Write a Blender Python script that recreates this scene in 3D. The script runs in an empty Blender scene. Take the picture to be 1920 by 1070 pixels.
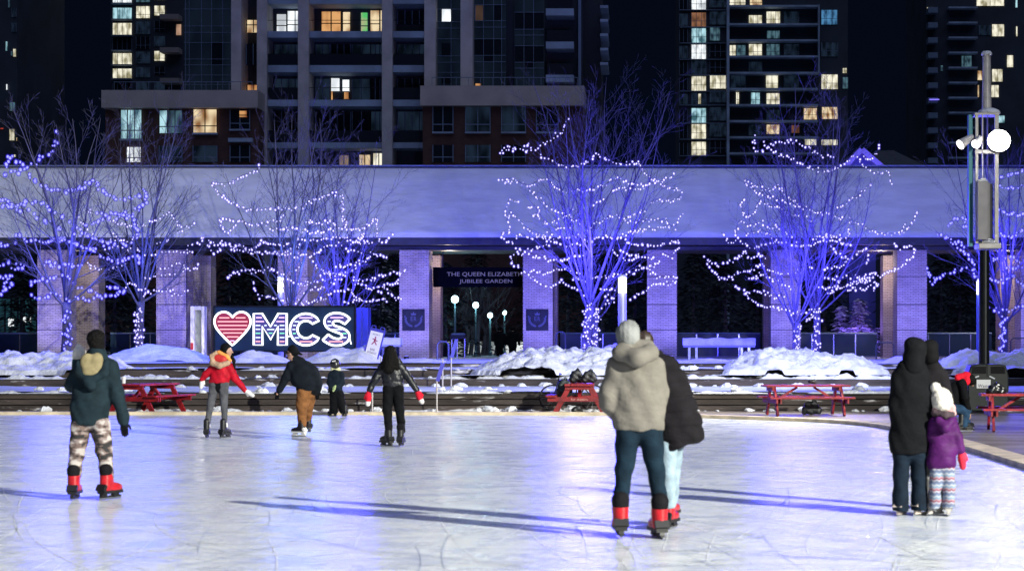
import bpy, math, random
import numpy as np
from mathutils import Vector, Matrix, noise as mnoise

S = bpy.context.scene
COL = S.collection
random.seed(7)
R = math.radians

# ---------------------------------------------------------------- camera, sky, lights, exposure
F = 3400.0            # focal length in photograph pixels (photo 1920 x 1070)
CX, CY, EYE = 1200.0, 650.0, 1.67   # principal point and eye height
cam_d = bpy.data.cameras.new('camera')
cam = bpy.data.objects.new('camera', cam_d); COL.objects.link(cam)
cam.location = (0, 0, EYE); cam.rotation_euler = (R(90), 0, 0)
cam_d.sensor_fit = 'HORIZONTAL'; cam_d.sensor_width = 36
cam_d.lens = 36 * F / 1920
cam_d.shift_x = (960 - CX) / 1920
cam_d.shift_y = (CY - 535) / 1920
cam_d.clip_start = 0.1; cam_d.clip_end = 3000
cam_d.dof.use_dof = True; cam_d.dof.focus_distance = 66; cam_d.dof.aperture_fstop = 3.2
S.camera = cam

world = bpy.data.worlds.new('World'); S.world = world; world.use_nodes = True
wn = world.node_tree.nodes; wl = world.node_tree.links
bg = wn['Background']
bg.inputs['Color'].default_value = (0.10, 0.22, 0.62, 1)
bg.inputs['Strength'].default_value = 0.012

S.view_settings.view_transform = 'Standard'; S.view_settings.look = 'None'
S.view_settings.exposure = 0.0; S.view_settings.gamma = 1.0; S.view_settings.use_curve_mapping = False
S.render.engine = 'CYCLES'
S.cycles.use_denoising = True
S.cycles.max_bounces = 5; S.cycles.glossy_bounces = 3; S.cycles.diffuse_bounces = 2
S.cycles.transmission_bounces = 4; S.cycles.transparent_max_bounces = 8
S.cycles.sample_clamp_indirect = 4.0
S.cycles.caustics_reflective = False; S.cycles.caustics_refractive = False

def aim(o, target):
    o.rotation_euler = (Vector(target) - o.location).to_track_quat('-Z', 'Y').to_euler()

def light(name, kind, loc, energy, color, target=None, size=0.2, cone=90, blend=0.4, parent=None):
    d = bpy.data.lights.new(name, kind); d.energy = energy; d.color = color
    if kind in ('SPOT', 'POINT'): d.shadow_soft_size = size
    if kind == 'SPOT': d.spot_size = R(cone); d.spot_blend = blend
    o = bpy.data.objects.new(name, d); COL.objects.link(o); o.location = loc
    if target is not None: aim(o, target)
    return o

# faint glow of the city sky from behind the camera
sun_d = bpy.data.lights.new('city_glow', 'SUN'); sun_d.energy = 1.0; sun_d.angle = R(80); sun_d.color = (0.52, 0.62, 1.0)
sun = bpy.data.objects.new('city_glow', sun_d); COL.objects.link(sun)
sun.rotation_euler = (R(22), 0, R(20))
# floodlights of the rink: the mast beside the bleachers (outside the frame) and the pole in the picture
MAST = (32.0, -12.0, 16.0)
light('mast_flood', 'SPOT', MAST, 240000, (1.0, 0.99, 0.87), (-4.5, 28, 0), 0.22, 50, 0.75)
POLE_D = 47.0
def PX(px, py, d): return Vector(((px - CX) / F * d, d, EYE - (py - CY) / F * d))
LAMP_A = PX(1873, 264, POLE_D - 0.5)
LAMP_B = PX(1830, 270, POLE_D - 0.5)
LAMP_C = PX(1801, 271, POLE_D - 0.4)
light('pole_flood_rink', 'SPOT', LAMP_A + Vector((-0.25, -0.8, -0.35)), 9000, (1.0, 0.97, 0.92), (-5, 41, 0), 0.2, 92, 0.7)
light('pole_flood_plaza', 'SPOT', LAMP_C + Vector((-0.5, 0.6, -0.4)), 9000, (0.62, 0.66, 1.0), (-12, 76, 3.0), 0.2, 110, 0.6)

# ---------------------------------------------------------------- helpers
def hexcol(c): return (*c, 1.0) if len(c) == 3 else c

MATS = {}
def mat(name, col, rough=0.7, metal=0.0, var=0.0, scale=4.0, bump=0.0, bscale=40.0, col2=None, spec=0.5, stretch=(1, 1, 1), emit=None, estr=0.0):
    """procedural surface: base colour broken up by noise, optional bump"""
    if name in MATS: return MATS[name]
    m = bpy.data.materials.new(name); m.use_nodes = True
    nt = m.node_tree; b = nt.nodes['Principled BSDF']
    b.inputs['Roughness'].default_value = rough; b.inputs['Metallic'].default_value = metal
    b.inputs['Specular IOR Level'].default_value = spec
    b.inputs['Base Color'].default_value = hexcol(col)
    tc = nt.nodes.new('ShaderNodeTexCoord'); mp = nt.nodes.new('ShaderNodeMapping')
    mp.inputs['Scale'].default_value = stretch
    nt.links.new(tc.outputs['Object'], mp.inputs['Vector'])
    if var > 0 or col2 is not None:
        n = nt.nodes.new('ShaderNodeTexNoise'); n.inputs['Scale'].default_value = scale; n.inputs['Detail'].default_value = 5
        nt.links.new(mp.outputs['Vector'], n.inputs['Vector'])
        r = nt.nodes.new('ShaderNodeValToRGB')
        r.color_ramp.elements[0].position = 0.35; r.color_ramp.elements[1].position = 0.65
        c2 = col2 if col2 is not None else tuple(min(1, c * (1 + var)) for c in col)
        c1 = col if col2 is not None else tuple(c * (1 - var) for c in col)
        r.color_ramp.elements[0].color = hexcol(c1); r.color_ramp.elements[1].color = hexcol(c2)
        nt.links.new(n.outputs['Fac'], r.inputs['Fac']); nt.links.new(r.outputs['Color'], b.inputs['Base Color'])
    if bump > 0:
        n2 = nt.nodes.new('ShaderNodeTexNoise'); n2.inputs['Scale'].default_value = bscale; n2.inputs['Detail'].default_value = 4
        nt.links.new(mp.outputs['Vector'], n2.inputs['Vector'])
        bp = nt.nodes.new('ShaderNodeBump'); bp.inputs['Strength'].default_value = min(1, bump); bp.inputs['Distance'].default_value = 0.05
        nt.links.new(n2.outputs['Fac'], bp.inputs['Height']); nt.links.new(bp.outputs['Normal'], b.inputs['Normal'])
    if emit is not None:
        b.inputs['Emission Color'].default_value = hexcol(emit); b.inputs['Emission Strength'].default_value = estr
    MATS[name] = m
    return m

def emat(name, col, strength, sample='NONE'):
    if name in MATS: return MATS[name]
    m = bpy.data.materials.new(name); m.use_nodes = True
    nt = m.node_tree; nt.nodes.clear()
    e = nt.nodes.new('ShaderNodeEmission'); o = nt.nodes.new('ShaderNodeOutputMaterial')
    e.inputs['Color'].default_value = hexcol(col); e.inputs['Strength'].default_value = strength
    nt.links.new(e.outputs[0], o.inputs[0])
    m.cycles.emission_sampling = sample
    MATS[name] = m
    return m

def winmat(name, col, strength, col2=None, sc=0.8):
    """a lit room behind glass: uneven light with curtains and furniture showing"""
    if name in MATS: return MATS[name]
    m = bpy.data.materials.new(name); m.use_nodes = True
    nt = m.node_tree; b = nt.nodes['Principled BSDF']
    b.inputs['Base Color'].default_value = (0.01, 0.012, 0.016, 1); b.inputs['Roughness'].default_value = 0.15
    tc = nt.nodes.new('ShaderNodeTexCoord'); mp = nt.nodes.new('ShaderNodeMapping')
    mp.inputs['Scale'].default_value = (1.5, 0.3, 0.7)
    nt.links.new(tc.outputs['Object'], mp.inputs['Vector'])
    n = nt.nodes.new('ShaderNodeTexNoise'); n.inputs['Scale'].default_value = sc; n.inputs['Detail'].default_value = 1; n.inputs['Roughness'].default_value = 0.4
    nt.links.new(mp.outputs['Vector'], n.inputs['Vector'])
    r = nt.nodes.new('ShaderNodeValToRGB'); cr = r.color_ramp
    cr.elements[0].position = 0.34; cr.elements[1].position = 0.62
    c2 = col2 or tuple(c * 0.35 for c in col)
    cr.elements[0].color = hexcol(c2); cr.elements[1].color = hexcol(col)
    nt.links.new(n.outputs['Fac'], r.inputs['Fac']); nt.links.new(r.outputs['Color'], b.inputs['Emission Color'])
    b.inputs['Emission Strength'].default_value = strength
    m.cycles.emission_sampling = 'NONE'
    MATS[name] = m
    return m

class MB:
    """collects shapes in world coordinates, then links them as one mesh object"""
    def __init__(s): s.v = []; s.f = []; s.smooth = False
    def add(s, v, f):
        n = len(s.v); s.v += [tuple(p) for p in v]; s.f += [tuple(i + n for i in q) for q in f]; return s
    def box(s, x0, x1, y0, y1, z0, z1):
        v = [(x0, y0, z0), (x1, y0, z0), (x1, y1, z0), (x0, y1, z0), (x0, y0, z1), (x1, y0, z1), (x1, y1, z1), (x0, y1, z1)]
        return s.add(v, [(0, 3, 2, 1), (4, 5, 6, 7), (0, 1, 5, 4), (1, 2, 6, 5), (2, 3, 7, 6), (3, 0, 4, 7)])
    def bar(s, a, b, w, h, up=(0, 0, 1)):
        a, b = Vector(a), Vector(b); d = (b - a).normalized(); u = Vector(up)
        if abs(d.dot(u)) > 0.98: u = Vector((0, 1, 0))
        x = d.cross(u).normalized() * w / 2; y = x.cross(d).normalized() * h / 2
        v = []
        for p in (a, b): v += [p - x - y, p + x - y, p + x + y, p - x + y]
        return s.add(v, [(3, 2, 1, 0), (4, 5, 6, 7), (0, 1, 5, 4), (1, 2, 6, 5), (2, 3, 7, 6), (3, 0, 4, 7)])
    def tube(s, pts, rad, n=8, closed=False, caps=True):
        pts = [Vector(p) for p in pts]; m = len(pts)
        if not hasattr(rad, '__len__'): rad = [rad] * m
        ref = None; base = len(s.v)
        for i, p in enumerate(pts):
            if closed: d = pts[(i + 1) % m] - pts[i - 1]
            else: d = pts[min(i + 1, m - 1)] - pts[max(i - 1, 0)]
            if d.length < 1e-9: d = Vector((0, 0, 1))
            d.normalize()
            if ref is None: ref = d.orthogonal().normalized()
            x = (ref - d * ref.dot(d))
            x = x.normalized() if x.length > 1e-6 else d.orthogonal().normalized()
            ref = x; y = d.cross(x)
            for k in range(n):
                t = 2 * math.pi * k / n
                s.v.append(tuple(p + (x * math.cos(t) + y * math.sin(t)) * rad[i]))
        for i in range(m if closed else m - 1):
            a = base + i * n; b = base + ((i + 1) % m) * n
            for k in range(n): s.f.append((a + k, a + (k + 1) % n, b + (k + 1) % n, b + k))
        if caps and not closed:
            s.f.append(tuple(base + k for k in reversed(range(n)))); e = base + (m - 1) * n
            s.f.append(tuple(e + k for k in range(n)))
        return s
    def prism(s, poly, y0, y1):
        """polygon in x,z extruded along y"""
        n = len(poly)
        v = [(x, y0, z) for x, z in poly] + [(x, y1, z) for x, z in poly]
        f = [tuple(range(n)), tuple(range(2 * n - 1, n - 1, -1))]
        f += [(i, i + n, (i + 1) % n + n, (i + 1) % n) for i in range(n)]
        return s.add(v, f)
    def lathe(s, prof, c, n=20):
        base = len(s.v); m = len(prof)
        for r, z in prof:
            for k in range(n):
                t = 2 * math.pi * k / n
                s.v.append((c[0] + r * math.cos(t), c[1] + r * math.sin(t), c[2] + z))
        for i in range(m - 1):
            for k in range(n):
                s.f.append((base + i * n + k, base + i * n + (k + 1) % n, base + (i + 1) * n + (k + 1) % n, base + (i + 1) * n + k))
        s.f.append(tuple(base + k for k in reversed(range(n)))); s.f.append(tuple(base + (m - 1) * n + k for k in range(n)))
        return s
    def build(s, name, m, parent=None, origin=None, smooth=None, bevel=0.0):
        if origin is None: origin = world_loc(parent) if parent else Vector((0, 0, 0))
        origin = Vector(origin)
        me = bpy.data.meshes.new(name)
        me.from_pydata([tuple(Vector(p) - origin) for p in s.v], [], s.f)
        me.materials.append(m)
        if (s.smooth if smooth is None else smooth):
            me.polygons.foreach_set('use_smooth', [True] * len(me.polygons))
        me.update()
        return link(name, me, parent, origin, bevel)

def world_loc(o):
    p = Vector((0, 0, 0))
    while o is not None: p = p + o.location; o = o.parent
    return p

def link(name, me, parent, origin, bevel=0.0):
    o = bpy.data.objects.new(name, me); COL.objects.link(o)
    if parent is not None:
        o.parent = parent; o.location = Vector(origin) - world_loc(parent)
    else: o.location = origin
    if bevel > 0:
        md = o.modifiers.new('edge', 'BEVEL'); md.width = bevel; md.segments = 2; md.limit_method = 'ANGLE'
    return o

def tag(o, label=None, cat=None, group=None, kind=None):
    if label: o['label'] = label
    if cat: o['category'] = cat
    if group: o['group'] = group
    if kind: o['kind'] = kind
    return o

def thing(name, loc, label, cat, group=None):
    o = bpy.data.objects.new(name, None); COL.objects.link(o); o.location = loc; o.empty_display_size = 0.2
    return tag(o, label, cat, group)

def spin(root, deg):
    root.rotation_euler = (0, 0, R(deg)); return root

def copy_tree(o, parent=None):
    c = o.copy(); COL.objects.link(c); c.parent = parent
    for ch in list(o.children): copy_tree(ch, c)
    return c

def text_mb(body, width, height, center, y, extr=0.01):
    """built-in lettering, upright, facing the camera side"""
    cu = bpy.data.curves.new('lettering', 'FONT'); cu.body = body; cu.extrude = 0.0; cu.resolution_u = 2
    o = bpy.data.objects.new('lettering', cu); COL.objects.link(o)
    dg = bpy.context.evaluated_depsgraph_get()
    me = bpy.data.meshes.new_from_object(o.evaluated_get(dg))
    vs = [v.co.copy() for v in me.vertices]; fs = [tuple(p.vertices) for p in me.polygons]
    COL.objects.unlink(o); bpy.data.objects.remove(o); bpy.data.meshes.remove(me)
    x0 = min(v.x for v in vs); x1 = max(v.x for v in vs); z0 = min(v.y for v in vs); z1 = max(v.y for v in vs)
    sx = width / (x1 - x0); sz = height / (z1 - z0)
    b = MB(); b.add([(center[0] + (v.x - (x0 + x1) / 2) * sx, y, center[1] + (v.y - (z0 + z1) / 2) * sz) for v in vs], fs)
    return b

# ---- implicit surfaces for bodies and clothes: smooth union of tapered capsules, meshed with surface nets
def sdf_mesh(prims, vox, k=0.03, disp=None, cut=None, hem=None):
    P = np.array([[p[0], p[1], p[2], p[3], p[4], p[5], p[6], p[7], p[8], p[9]] for p in prims], float)
    rmax = np.maximum(P[:, 3], P[:, 7]) * np.maximum(1, np.maximum(P[:, 8], P[:, 9]))
    lo = np.minimum(P[:, 0:3], P[:, 4:7]) - rmax[:, None]; hi = np.maximum(P[:, 0:3], P[:, 4:7]) + rmax[:, None]
    lo = lo.min(0) - 3 * vox; hi = hi.max(0) + 3 * vox
    n = np.ceil((hi - lo) / vox).astype(int) + 1
    ax = [lo[i] + vox * np.arange(n[i]) for i in range(3)]
    X, Y, Z = np.meshgrid(*ax, indexing='ij')
    def dist(p):
        a = p[0:3]; b = p[4:7]; ab = b - a; L = max(ab.dot(ab), 1e-9)
        t = np.clip(((X - a[0]) * ab[0] + (Y - a[1]) * ab[1] + (Z - a[2]) * ab[2]) / L, 0, 1)
        dx = (X - a[0] - t * ab[0]) / p[8]; dy = (Y - a[1] - t * ab[1]) / p[9]; dz = Z - a[2] - t * ab[2]
        return (np.sqrt(dx * dx + dy * dy + dz * dz) - (p[3] + t * (p[7] - p[3]))) * min(p[8], p[9], 1.0)
    f = None; arms = [p for p in prims if len(p) > 10] if hem is not None and not hem[2] else []
    if arms: prims_t = [p for p in prims if len(p) <= 10]
    order = [np.array(p[:10], float) for p in (prims_t if arms else prims)] + [None] + [np.array(p[:10], float) for p in arms]
    for p in order:
        if p is None:
            if hem is not None: f = np.maximum(f, (hem[0] + hem[1] * X + .006 * np.sin(19 * X + 11 * Y)) - Z)
            continue
        g = dist(p)
        if f is None: f = g
        else:
            h = np.clip(0.5 + 0.5 * (f - g) / k, 0, 1)
            f = f * (1 - h) + g * h - k * h * (1 - h)
    if cut is not None:
        for p in cut:
            g = -dist(np.array(p, float)); h = np.clip(0.5 - 0.5 * (f - g) / 0.01, 0, 1)
            f = f * (1 - h) + g * h + 0.01 * h * (1 - h)
    if disp is not None: f = f + disp(X, Y, Z)
    ins = f < 0
    num = np.zeros(n - 1); acc = np.zeros((*(n - 1), 3))
    I = np.indices(n - 1).transpose(1, 2, 3, 0).astype(float)
    for axis in range(3):
        o1, o2 = [a for a in range(3) if a != axis]
        for s1 in (0, 1):
            for s2 in (0, 1):
                a = [None] * 3; b = [None] * 3
                a[axis] = slice(0, -1); b[axis] = slice(1, None)
                for oo, ss in ((o1, s1), (o2, s2)):
                    a[oo] = b[oo] = slice(0, -1) if ss == 0 else slice(1, None)
                fa = f[tuple(a)]; fb = f[tuple(b)]; m = (fa < 0) != (fb < 0)
                t = np.where(m, fa / np.where(m, fa - fb, 1), 0)
                num += m; acc[..., axis] += np.where(m, t, 0)
                acc[..., o1] += m * s1; acc[..., o2] += m * s2
    mask = num > 0
    idx = -np.ones(n - 1, int); idx[mask] = np.arange(mask.sum())
    V = lo + vox * (I[mask] + acc[mask] / num[mask][:, None])
    faces = []
    for axis in range(3):
        u, w = (axis + 1) % 3, (axis + 2) % 3
        a = [slice(1, -1)] * 3; b = [slice(1, -1)] * 3
        a[axis] = slice(0, -1); b[axis] = slice(1, None)
        ia = ins[tuple(a)]; ib = ins[tuple(b)]
        loc = np.argwhere(ia != ib)
        if len(loc) == 0: continue
        flip = ib[tuple(loc.T)]
        base = loc.copy(); base[:, u] += 1; base[:, w] += 1
        def cell(du, dw):
            c = base.copy(); c[:, u] += du; c[:, w] += dw
            return idx[c[:, 0], c[:, 1], c[:, 2]]
        q = np.stack([cell(-1, -1), cell(0, -1), cell(0, 0), cell(-1, 0)], 1)
        q[flip] = q[flip][:, ::-1]
        faces.append(q)
    return V, np.concatenate(faces)

def sdf_obj(name, prims, m, parent, vox=0.014, k=0.03, disp=None, cut=None, hem=None):
    V, Fq = sdf_mesh(prims, vox, k, disp, cut, hem)
    me = bpy.data.meshes.new(name); me.from_pydata(V.tolist(), [], Fq.tolist())
    me.materials.append(m); me.polygons.foreach_set('use_smooth', [True] * len(me.polygons)); me.update()
    o = bpy.data.objects.new(name, me); COL.objects.link(o); o.parent = parent
    return o
# ---------------------------------------------------------------- materials
def snow_mat(name='snow', c=(0.80, 0.82, 0.86), bump=0.6, bs=9.0):
    m = mat(name, tuple(x * 0.70 for x in c), 0.75, col2=c, scale=2.2, bump=bump, bscale=bs, spec=0.3); nt = m.node_tree; b = nt.nodes['Principled BSDF']
    # grit and grey crust
    tc = nt.nodes.new('ShaderNodeTexCoord'); n = nt.nodes.new('ShaderNodeTexNoise'); n.inputs['Scale'].default_value = 6.5; n.inputs['Detail'].default_value = 7; n.inputs['Roughness'].default_value = .7
    nt.links.new(tc.outputs['Object'], n.inputs['Vector']); r = nt.nodes.new('ShaderNodeValToRGB'); r.color_ramp.elements[0].position = .60; r.color_ramp.elements[1].position = .70; nt.links.new(n.outputs['Fac'], r.inputs[0])
    old = b.inputs['Base Color'].links[0].from_socket; mx = nt.nodes.new('ShaderNodeMix'); mx.data_type = 'RGBA'; nt.links.new(r.outputs[0], mx.inputs['Factor']); nt.links.new(old, mx.inputs['A']); mx.inputs['B'].default_value = (.36, .35, .37, 1); nt.links.new(mx.outputs['Result'], b.inputs['Base Color'])
    return m
SNOW = snow_mat(bump=0.9, bs=14.0)
ROOFSNOW = mat('roof_snow', (0.60, 0.62, 0.66), 0.8, col2=(0.72, 0.74, 0.78), scale=1.4, bump=0.35, bscale=5.0, stretch=(0.5, 1.3, 1.3), spec=0.3)
BLACKMETAL = mat('black_metal', (0.012, 0.014, 0.018), 0.35, 0.6, var=0.2)
GREYMETAL = mat('grey_metal', (0.50, 0.48, 0.46), 0.5, 0.3, var=0.15, scale=6)
STEEL = mat('steel', (0.55, 0.57, 0.6), 0.25, 1.0, var=0.1)
REDPAINT = mat('red_paint', (0.16, 0.004, 0.009), 0.55, col2=(0.34, 0.008, 0.014), scale=5, bump=0.35, bscale=22)
CONCRETE = mat('concrete', (0.46, 0.43, 0.42), 0.85, var=0.15, scale=0.8)
SLAB = mat('slab_concrete', (0.27, 0.35, 0.46), 0.8, var=0.25, scale=0.4)

def brick_mat(name, c1, c2, mortar):
    m = bpy.data.materials.new(name); m.use_nodes = True; nt = m.node_tree; b = nt.nodes['Principled BSDF']
    tc = nt.nodes.new('ShaderNodeTexCoord'); sep = nt.nodes.new('ShaderNodeSeparateXYZ'); cb = nt.nodes.new('ShaderNodeCombineXYZ')
    ad = nt.nodes.new('ShaderNodeMath'); ad.operation = 'ADD'
    nt.links.new(tc.outputs['Object'], sep.inputs[0])
    nt.links.new(sep.outputs['X'], ad.inputs[0]); nt.links.new(sep.outputs['Y'], ad.inputs[1])
    nt.links.new(ad.outputs[0], cb.inputs['X']); nt.links.new(sep.outputs['Z'], cb.inputs['Y'])
    br = nt.nodes.new('ShaderNodeTexBrick')
    br.inputs['Scale'].default_value = 1.0; br.inputs['Brick Width'].default_value = 0.25; br.inputs['Row Height'].default_value = 0.08
    br.inputs['Mortar Size'].default_value = 0.010; br.inputs['Color1'].default_value = hexcol(c1); br.inputs['Color2'].default_value = hexcol(c2); br.inputs['Mortar'].default_value = hexcol(mortar)
    nt.links.new(cb.outputs[0], br.inputs['Vector'])
    n = nt.nodes.new('ShaderNodeTexNoise'); n.inputs['Scale'].default_value = 1.3; n.inputs['Detail'].default_value = 6
    nt.links.new(tc.outputs['Object'], n.inputs['Vector'])
    mx = nt.nodes.new('ShaderNodeMix'); mx.data_type = 'RGBA'; mx.blend_type = 'MULTIPLY'; mx.inputs['Factor'].default_value = 0.55
    rp = nt.nodes.new('ShaderNodeValToRGB'); rp.color_ramp.elements[0].position = 0.3; rp.color_ramp.elements[1].position = 0.7
    rp.color_ramp.elements[0].color = (0.45, 0.45, 0.45, 1)
    nt.links.new(n.outputs['Fac'], rp.inputs['Fac'])
    nt.links.new(br.outputs['Color'], mx.inputs['A']); nt.links.new(rp.outputs['Color'], mx.inputs['B'])
    nt.links.new(mx.outputs['Result'], b.inputs['Base Color'])
    bp = nt.nodes.new('ShaderNodeBump'); bp.inputs['Strength'].default_value = 0.5; bp.inputs['Distance'].default_value = 0.01
    nt.links.new(br.outputs['Fac'], bp.inputs['Height']); bp.invert = True
    nt.links.new(bp.outputs['Normal'], b.inputs['Normal'])
    b.inputs['Roughness'].default_value = 0.85
    MATS[name] = m; return m
BRICK = brick_mat('pale_brick', (0.56, 0.47, 0.45), (0.45, 0.37, 0.35), (0.19, 0.17, 0.17))
REDBRICK = brick_mat('red_brick', (0.115, 0.046, 0.036), (0.085, 0.034, 0.029), (0.06, 0.036, 0.033))

# ---------------------------------------------------------------- ground, ice, kerb, terraces
def ice_material():
    m = bpy.data.materials.new('ice'); m.use_nodes = True; nt = m.node_tree; b = nt.nodes['Principled BSDF']
    tc = nt.nodes.new('ShaderNodeTexCoord'); mp = nt.nodes.new('ShaderNodeMapping'); mp.inputs['Scale'].default_value = (0.55, 0.62, 1)
    mp.inputs['Rotation'].default_value = (0, 0, R(14))
    nt.links.new(tc.outputs['Object'], mp.inputs['Vector'])
    n = nt.nodes.new('ShaderNodeTexNoise'); n.inputs['Scale'].default_value = 2.6; n.inputs['Detail'].default_value = 10; n.inputs['Roughness'].default_value = 0.72; n.inputs['Distortion'].default_value = 0.5
    nt.links.new(mp.outputs['Vector'], n.inputs['Vector'])
    r = nt.nodes.new('ShaderNodeValToRGB'); cr = r.color_ramp
    cr.elements[0].position = 0.36; cr.elements[0].color = (0.56, 0.62, 0.78, 1)
    cr.elements[1].position = 0.58; cr.elements[1].color = (0.83, 0.85, 0.83, 1)
    e = cr.elements.new(0.46); e.color = (0.72, 0.75, 0.80, 1)
    nt.links.new(n.outputs['Fac'], r.inputs['Fac'])
    # skate cuts: thin bright scratches where two stretched ridged noises cross zero
    last = r.outputs['Color']
    for rot, sc in ((23, 0.5), (-38, 0.42), (80, 0.6), (52, .9), (-12, .8)):
        mq = nt.nodes.new('ShaderNodeMapping'); mq.inputs['Rotation'].default_value = (0, 0, R(rot)); mq.inputs['Scale'].default_value = (0.35, 2.2, 1)
        nt.links.new(tc.outputs['Object'], mq.inputs['Vector'])
        q = nt.nodes.new('ShaderNodeTexNoise'); q.inputs['Scale'].default_value = sc * 2.4; q.inputs['Detail'].default_value = 2; q.inputs['Distortion'].default_value = 0.3
        nt.links.new(mq.outputs['Vector'], q.inputs['Vector'])
        s1 = nt.nodes.new('ShaderNodeMath'); s1.operation = 'SUBTRACT'; s1.inputs[1].default_value = 0.5
        s2 = nt.nodes.new('ShaderNodeMath'); s2.operation = 'ABSOLUTE'
        s3 = nt.nodes.new('ShaderNodeMapRange'); s3.inputs['From Min'].default_value = 0.0; s3.inputs['From Max'].default_value = 0.007; s3.inputs['To Min'].default_value = 0.75; s3.inputs['To Max'].default_value = 0.0
        nt.links.new(q.outputs['Fac'], s1.inputs[0]); nt.links.new(s1.outputs[0], s2.inputs[0]); nt.links.new(s2.outputs[0], s3.inputs['Value'])
        mx = nt.nodes.new('ShaderNodeMix'); mx.data_type = 'RGBA'
        nt.links.new(s3.outputs['Result'], mx.inputs['Factor']); nt.links.new(last, mx.inputs['A']); mx.inputs['B'].default_value = (0.50, 0.56, 0.70, 1)
        last = mx.outputs['Result']
    nt.links.new(last, b.inputs['Base Color'])
    r2 = nt.nodes.new('ShaderNodeMapRange'); r2.inputs['From Min'].default_value = 0.35; r2.inputs['From Max'].default_value = 0.65
    r2.inputs['To Min'].default_value = 0.19; r2.inputs['To Max'].default_value = 0.36
    nt.links.new(n.outputs['Fac'], r2.inputs['Value']); nt.links.new(r2.outputs['Result'], b.inputs['Roughness'])
    n3 = nt.nodes.new('ShaderNodeTexNoise'); n3.inputs['Scale'].default_value = 9.0; n3.inputs['Detail'].default_value = 8
    nt.links.new(tc.outputs['Object'], n3.inputs['Vector'])
    bp = nt.nodes.new('ShaderNodeBump'); bp.inputs['Strength'].default_value = 0.22; bp.inputs['Distance'].default_value = 0.02
    nt.links.new(n3.outputs['Fac'], bp.inputs['Height']); nt.links.new(bp.outputs['Normal'], b.inputs['Normal'])
    b.inputs['IOR'].default_value = 1.31; b.inputs['Specular IOR Level'].default_value = 0.33
    return m

def kerb_path():
    pts = [(-60, 44.6), (-4, 44.6), (0.0, 43.9), (2.2, 41.9), (3.6, 40.6), (4.5, 39.2), (5.0, 37.2), (5.2, 34.0), (5.25, 28.0), (5.25, 20.0), (5.25, 8.0), (5.25, -20.0)]
    # smooth with Chaikin
    for _ in range(3):
        q = [pts[0]]
        for a, b in zip(pts, pts[1:]):
            q += [(a[0] * .75 + b[0] * .25, a[1] * .75 + b[1] * .25), (a[0] * .25 + b[0] * .75, a[1] * .25 + b[1] * .75)]
        pts = q + [pts[-1]]
    return pts
KP = kerb_path()
def offset(path, o):
    out = []
    for i, p in enumerate(path):
        a = Vector(path[max(i - 1, 0)]); b = Vector(path[min(i + 1, len(path) - 1)])
        d = (b - a).normalized(); nn = Vector((-d.y, d.x))      # left of travel = away from the ice
        q = Vector(p) + nn * o; out.append((q.x, q.y))
    return out
g = MB().add([(-900, -400, -0.03), (900, -400, -0.03), (900, 1500, -0.03), (-900, 1500, -0.03)], [(0, 1, 2, 3)])
tag(g.build('ground', mat('asphalt', (0.05, 0.05, 0.055), 0.9, var=0.3, scale=0.6)), kind='structure')
poly = [(x, y, 0.0) for x, y in KP] + [(-60, -20, 0.0)]
ice = MB().add(poly, [tuple(reversed(range(len(poly))))])
tag(ice.build('ice', ice_material()), kind='structure')
# paved deck round the rink
out = offset(KP, 0.42)
poly = [(x, y, -0.012) for x, y in out] + [(70, -20, -0.012), (70, 62, -0.012), (-60, 62, -0.012)]
DECKM = mat('wet_paving', (0.12, 0.095, 0.08), 0.6, col2=(0.32, 0.28, 0.26), scale=0.9, bump=0.4, bscale=7, stretch=(0.5, 1, 1))
tag(MB().add(poly, [tuple(range(len(poly)))]).build('deck_paving', DECKM), kind='structure')
kb = MB(); a = KP; b_ = offset(KP, 0.42); n = len(a)
v = [(x, y, -0.05) for x, y in a] + [(x, y, 0.075) for x, y in a] + [(x, y, 0.075) for x, y in b_] + [(x, y, -0.05) for x, y in b_]
f = []
for i in range(n - 1):
    for r0, r1 in ((0, 1), (1, 2), (2, 3)): f.append((r0 * n + i, r0 * n + i + 1, r1 * n + i + 1, r1 * n + i))
kb.add(v, f)
tag(kb.build('rink_kerb', mat('tan_kerb', (0.66, 0.55, 0.38), 0.75, var=0.25, scale=2.5, bump=0.2)), kind='structure')

def wood_snow():
    m = mat('dark_timber', (0.022, 0.017, 0.016), 0.8, col2=(0.075, 0.058, 0.052), scale=1.6, bump=0.6, bscale=12, stretch=(0.35, 2, 3)); nt = m.node_tree; b = nt.nodes['Principled BSDF']
    tc = nt.nodes.new('ShaderNodeTexCoord'); mp = nt.nodes.new('ShaderNodeMapping'); mp.inputs['Scale'].default_value = (.8, 2, 4.5); n = nt.nodes.new('ShaderNodeTexNoise'); n.inputs['Scale'].default_value = 1.1; n.inputs['Detail'].default_value = 8; n.inputs['Roughness'].default_value = .62
    nt.links.new(tc.outputs['Object'], mp.inputs[0]); nt.links.new(mp.outputs[0], n.inputs['Vector'])
    r = nt.nodes.new('ShaderNodeValToRGB'); r.color_ramp.elements[0].position = .60; r.color_ramp.elements[1].position = .68; nt.links.new(n.outputs['Fac'], r.inputs[0])
    old = b.inputs['Base Color'].links[0].from_socket; mx = nt.nodes.new('ShaderNodeMix'); mx.data_type = 'RGBA'; nt.links.new(r.outputs[0], mx.inputs['Factor']); nt.links.new(old, mx.inputs['A']); mx.inputs['B'].default_value = (.62, .60, .62, 1); nt.links.new(mx.outputs['Result'], b.inputs['Base Color']); return m
WOOD = wood_snow()
BLUESNOW = mat('trodden_snow', (0.34, 0.38, 0.50), 0.7, col2=(0.74, 0.76, 0.82), scale=1.1, bump=0.5, bscale=5, stretch=(0.4, 1, 1))
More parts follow.
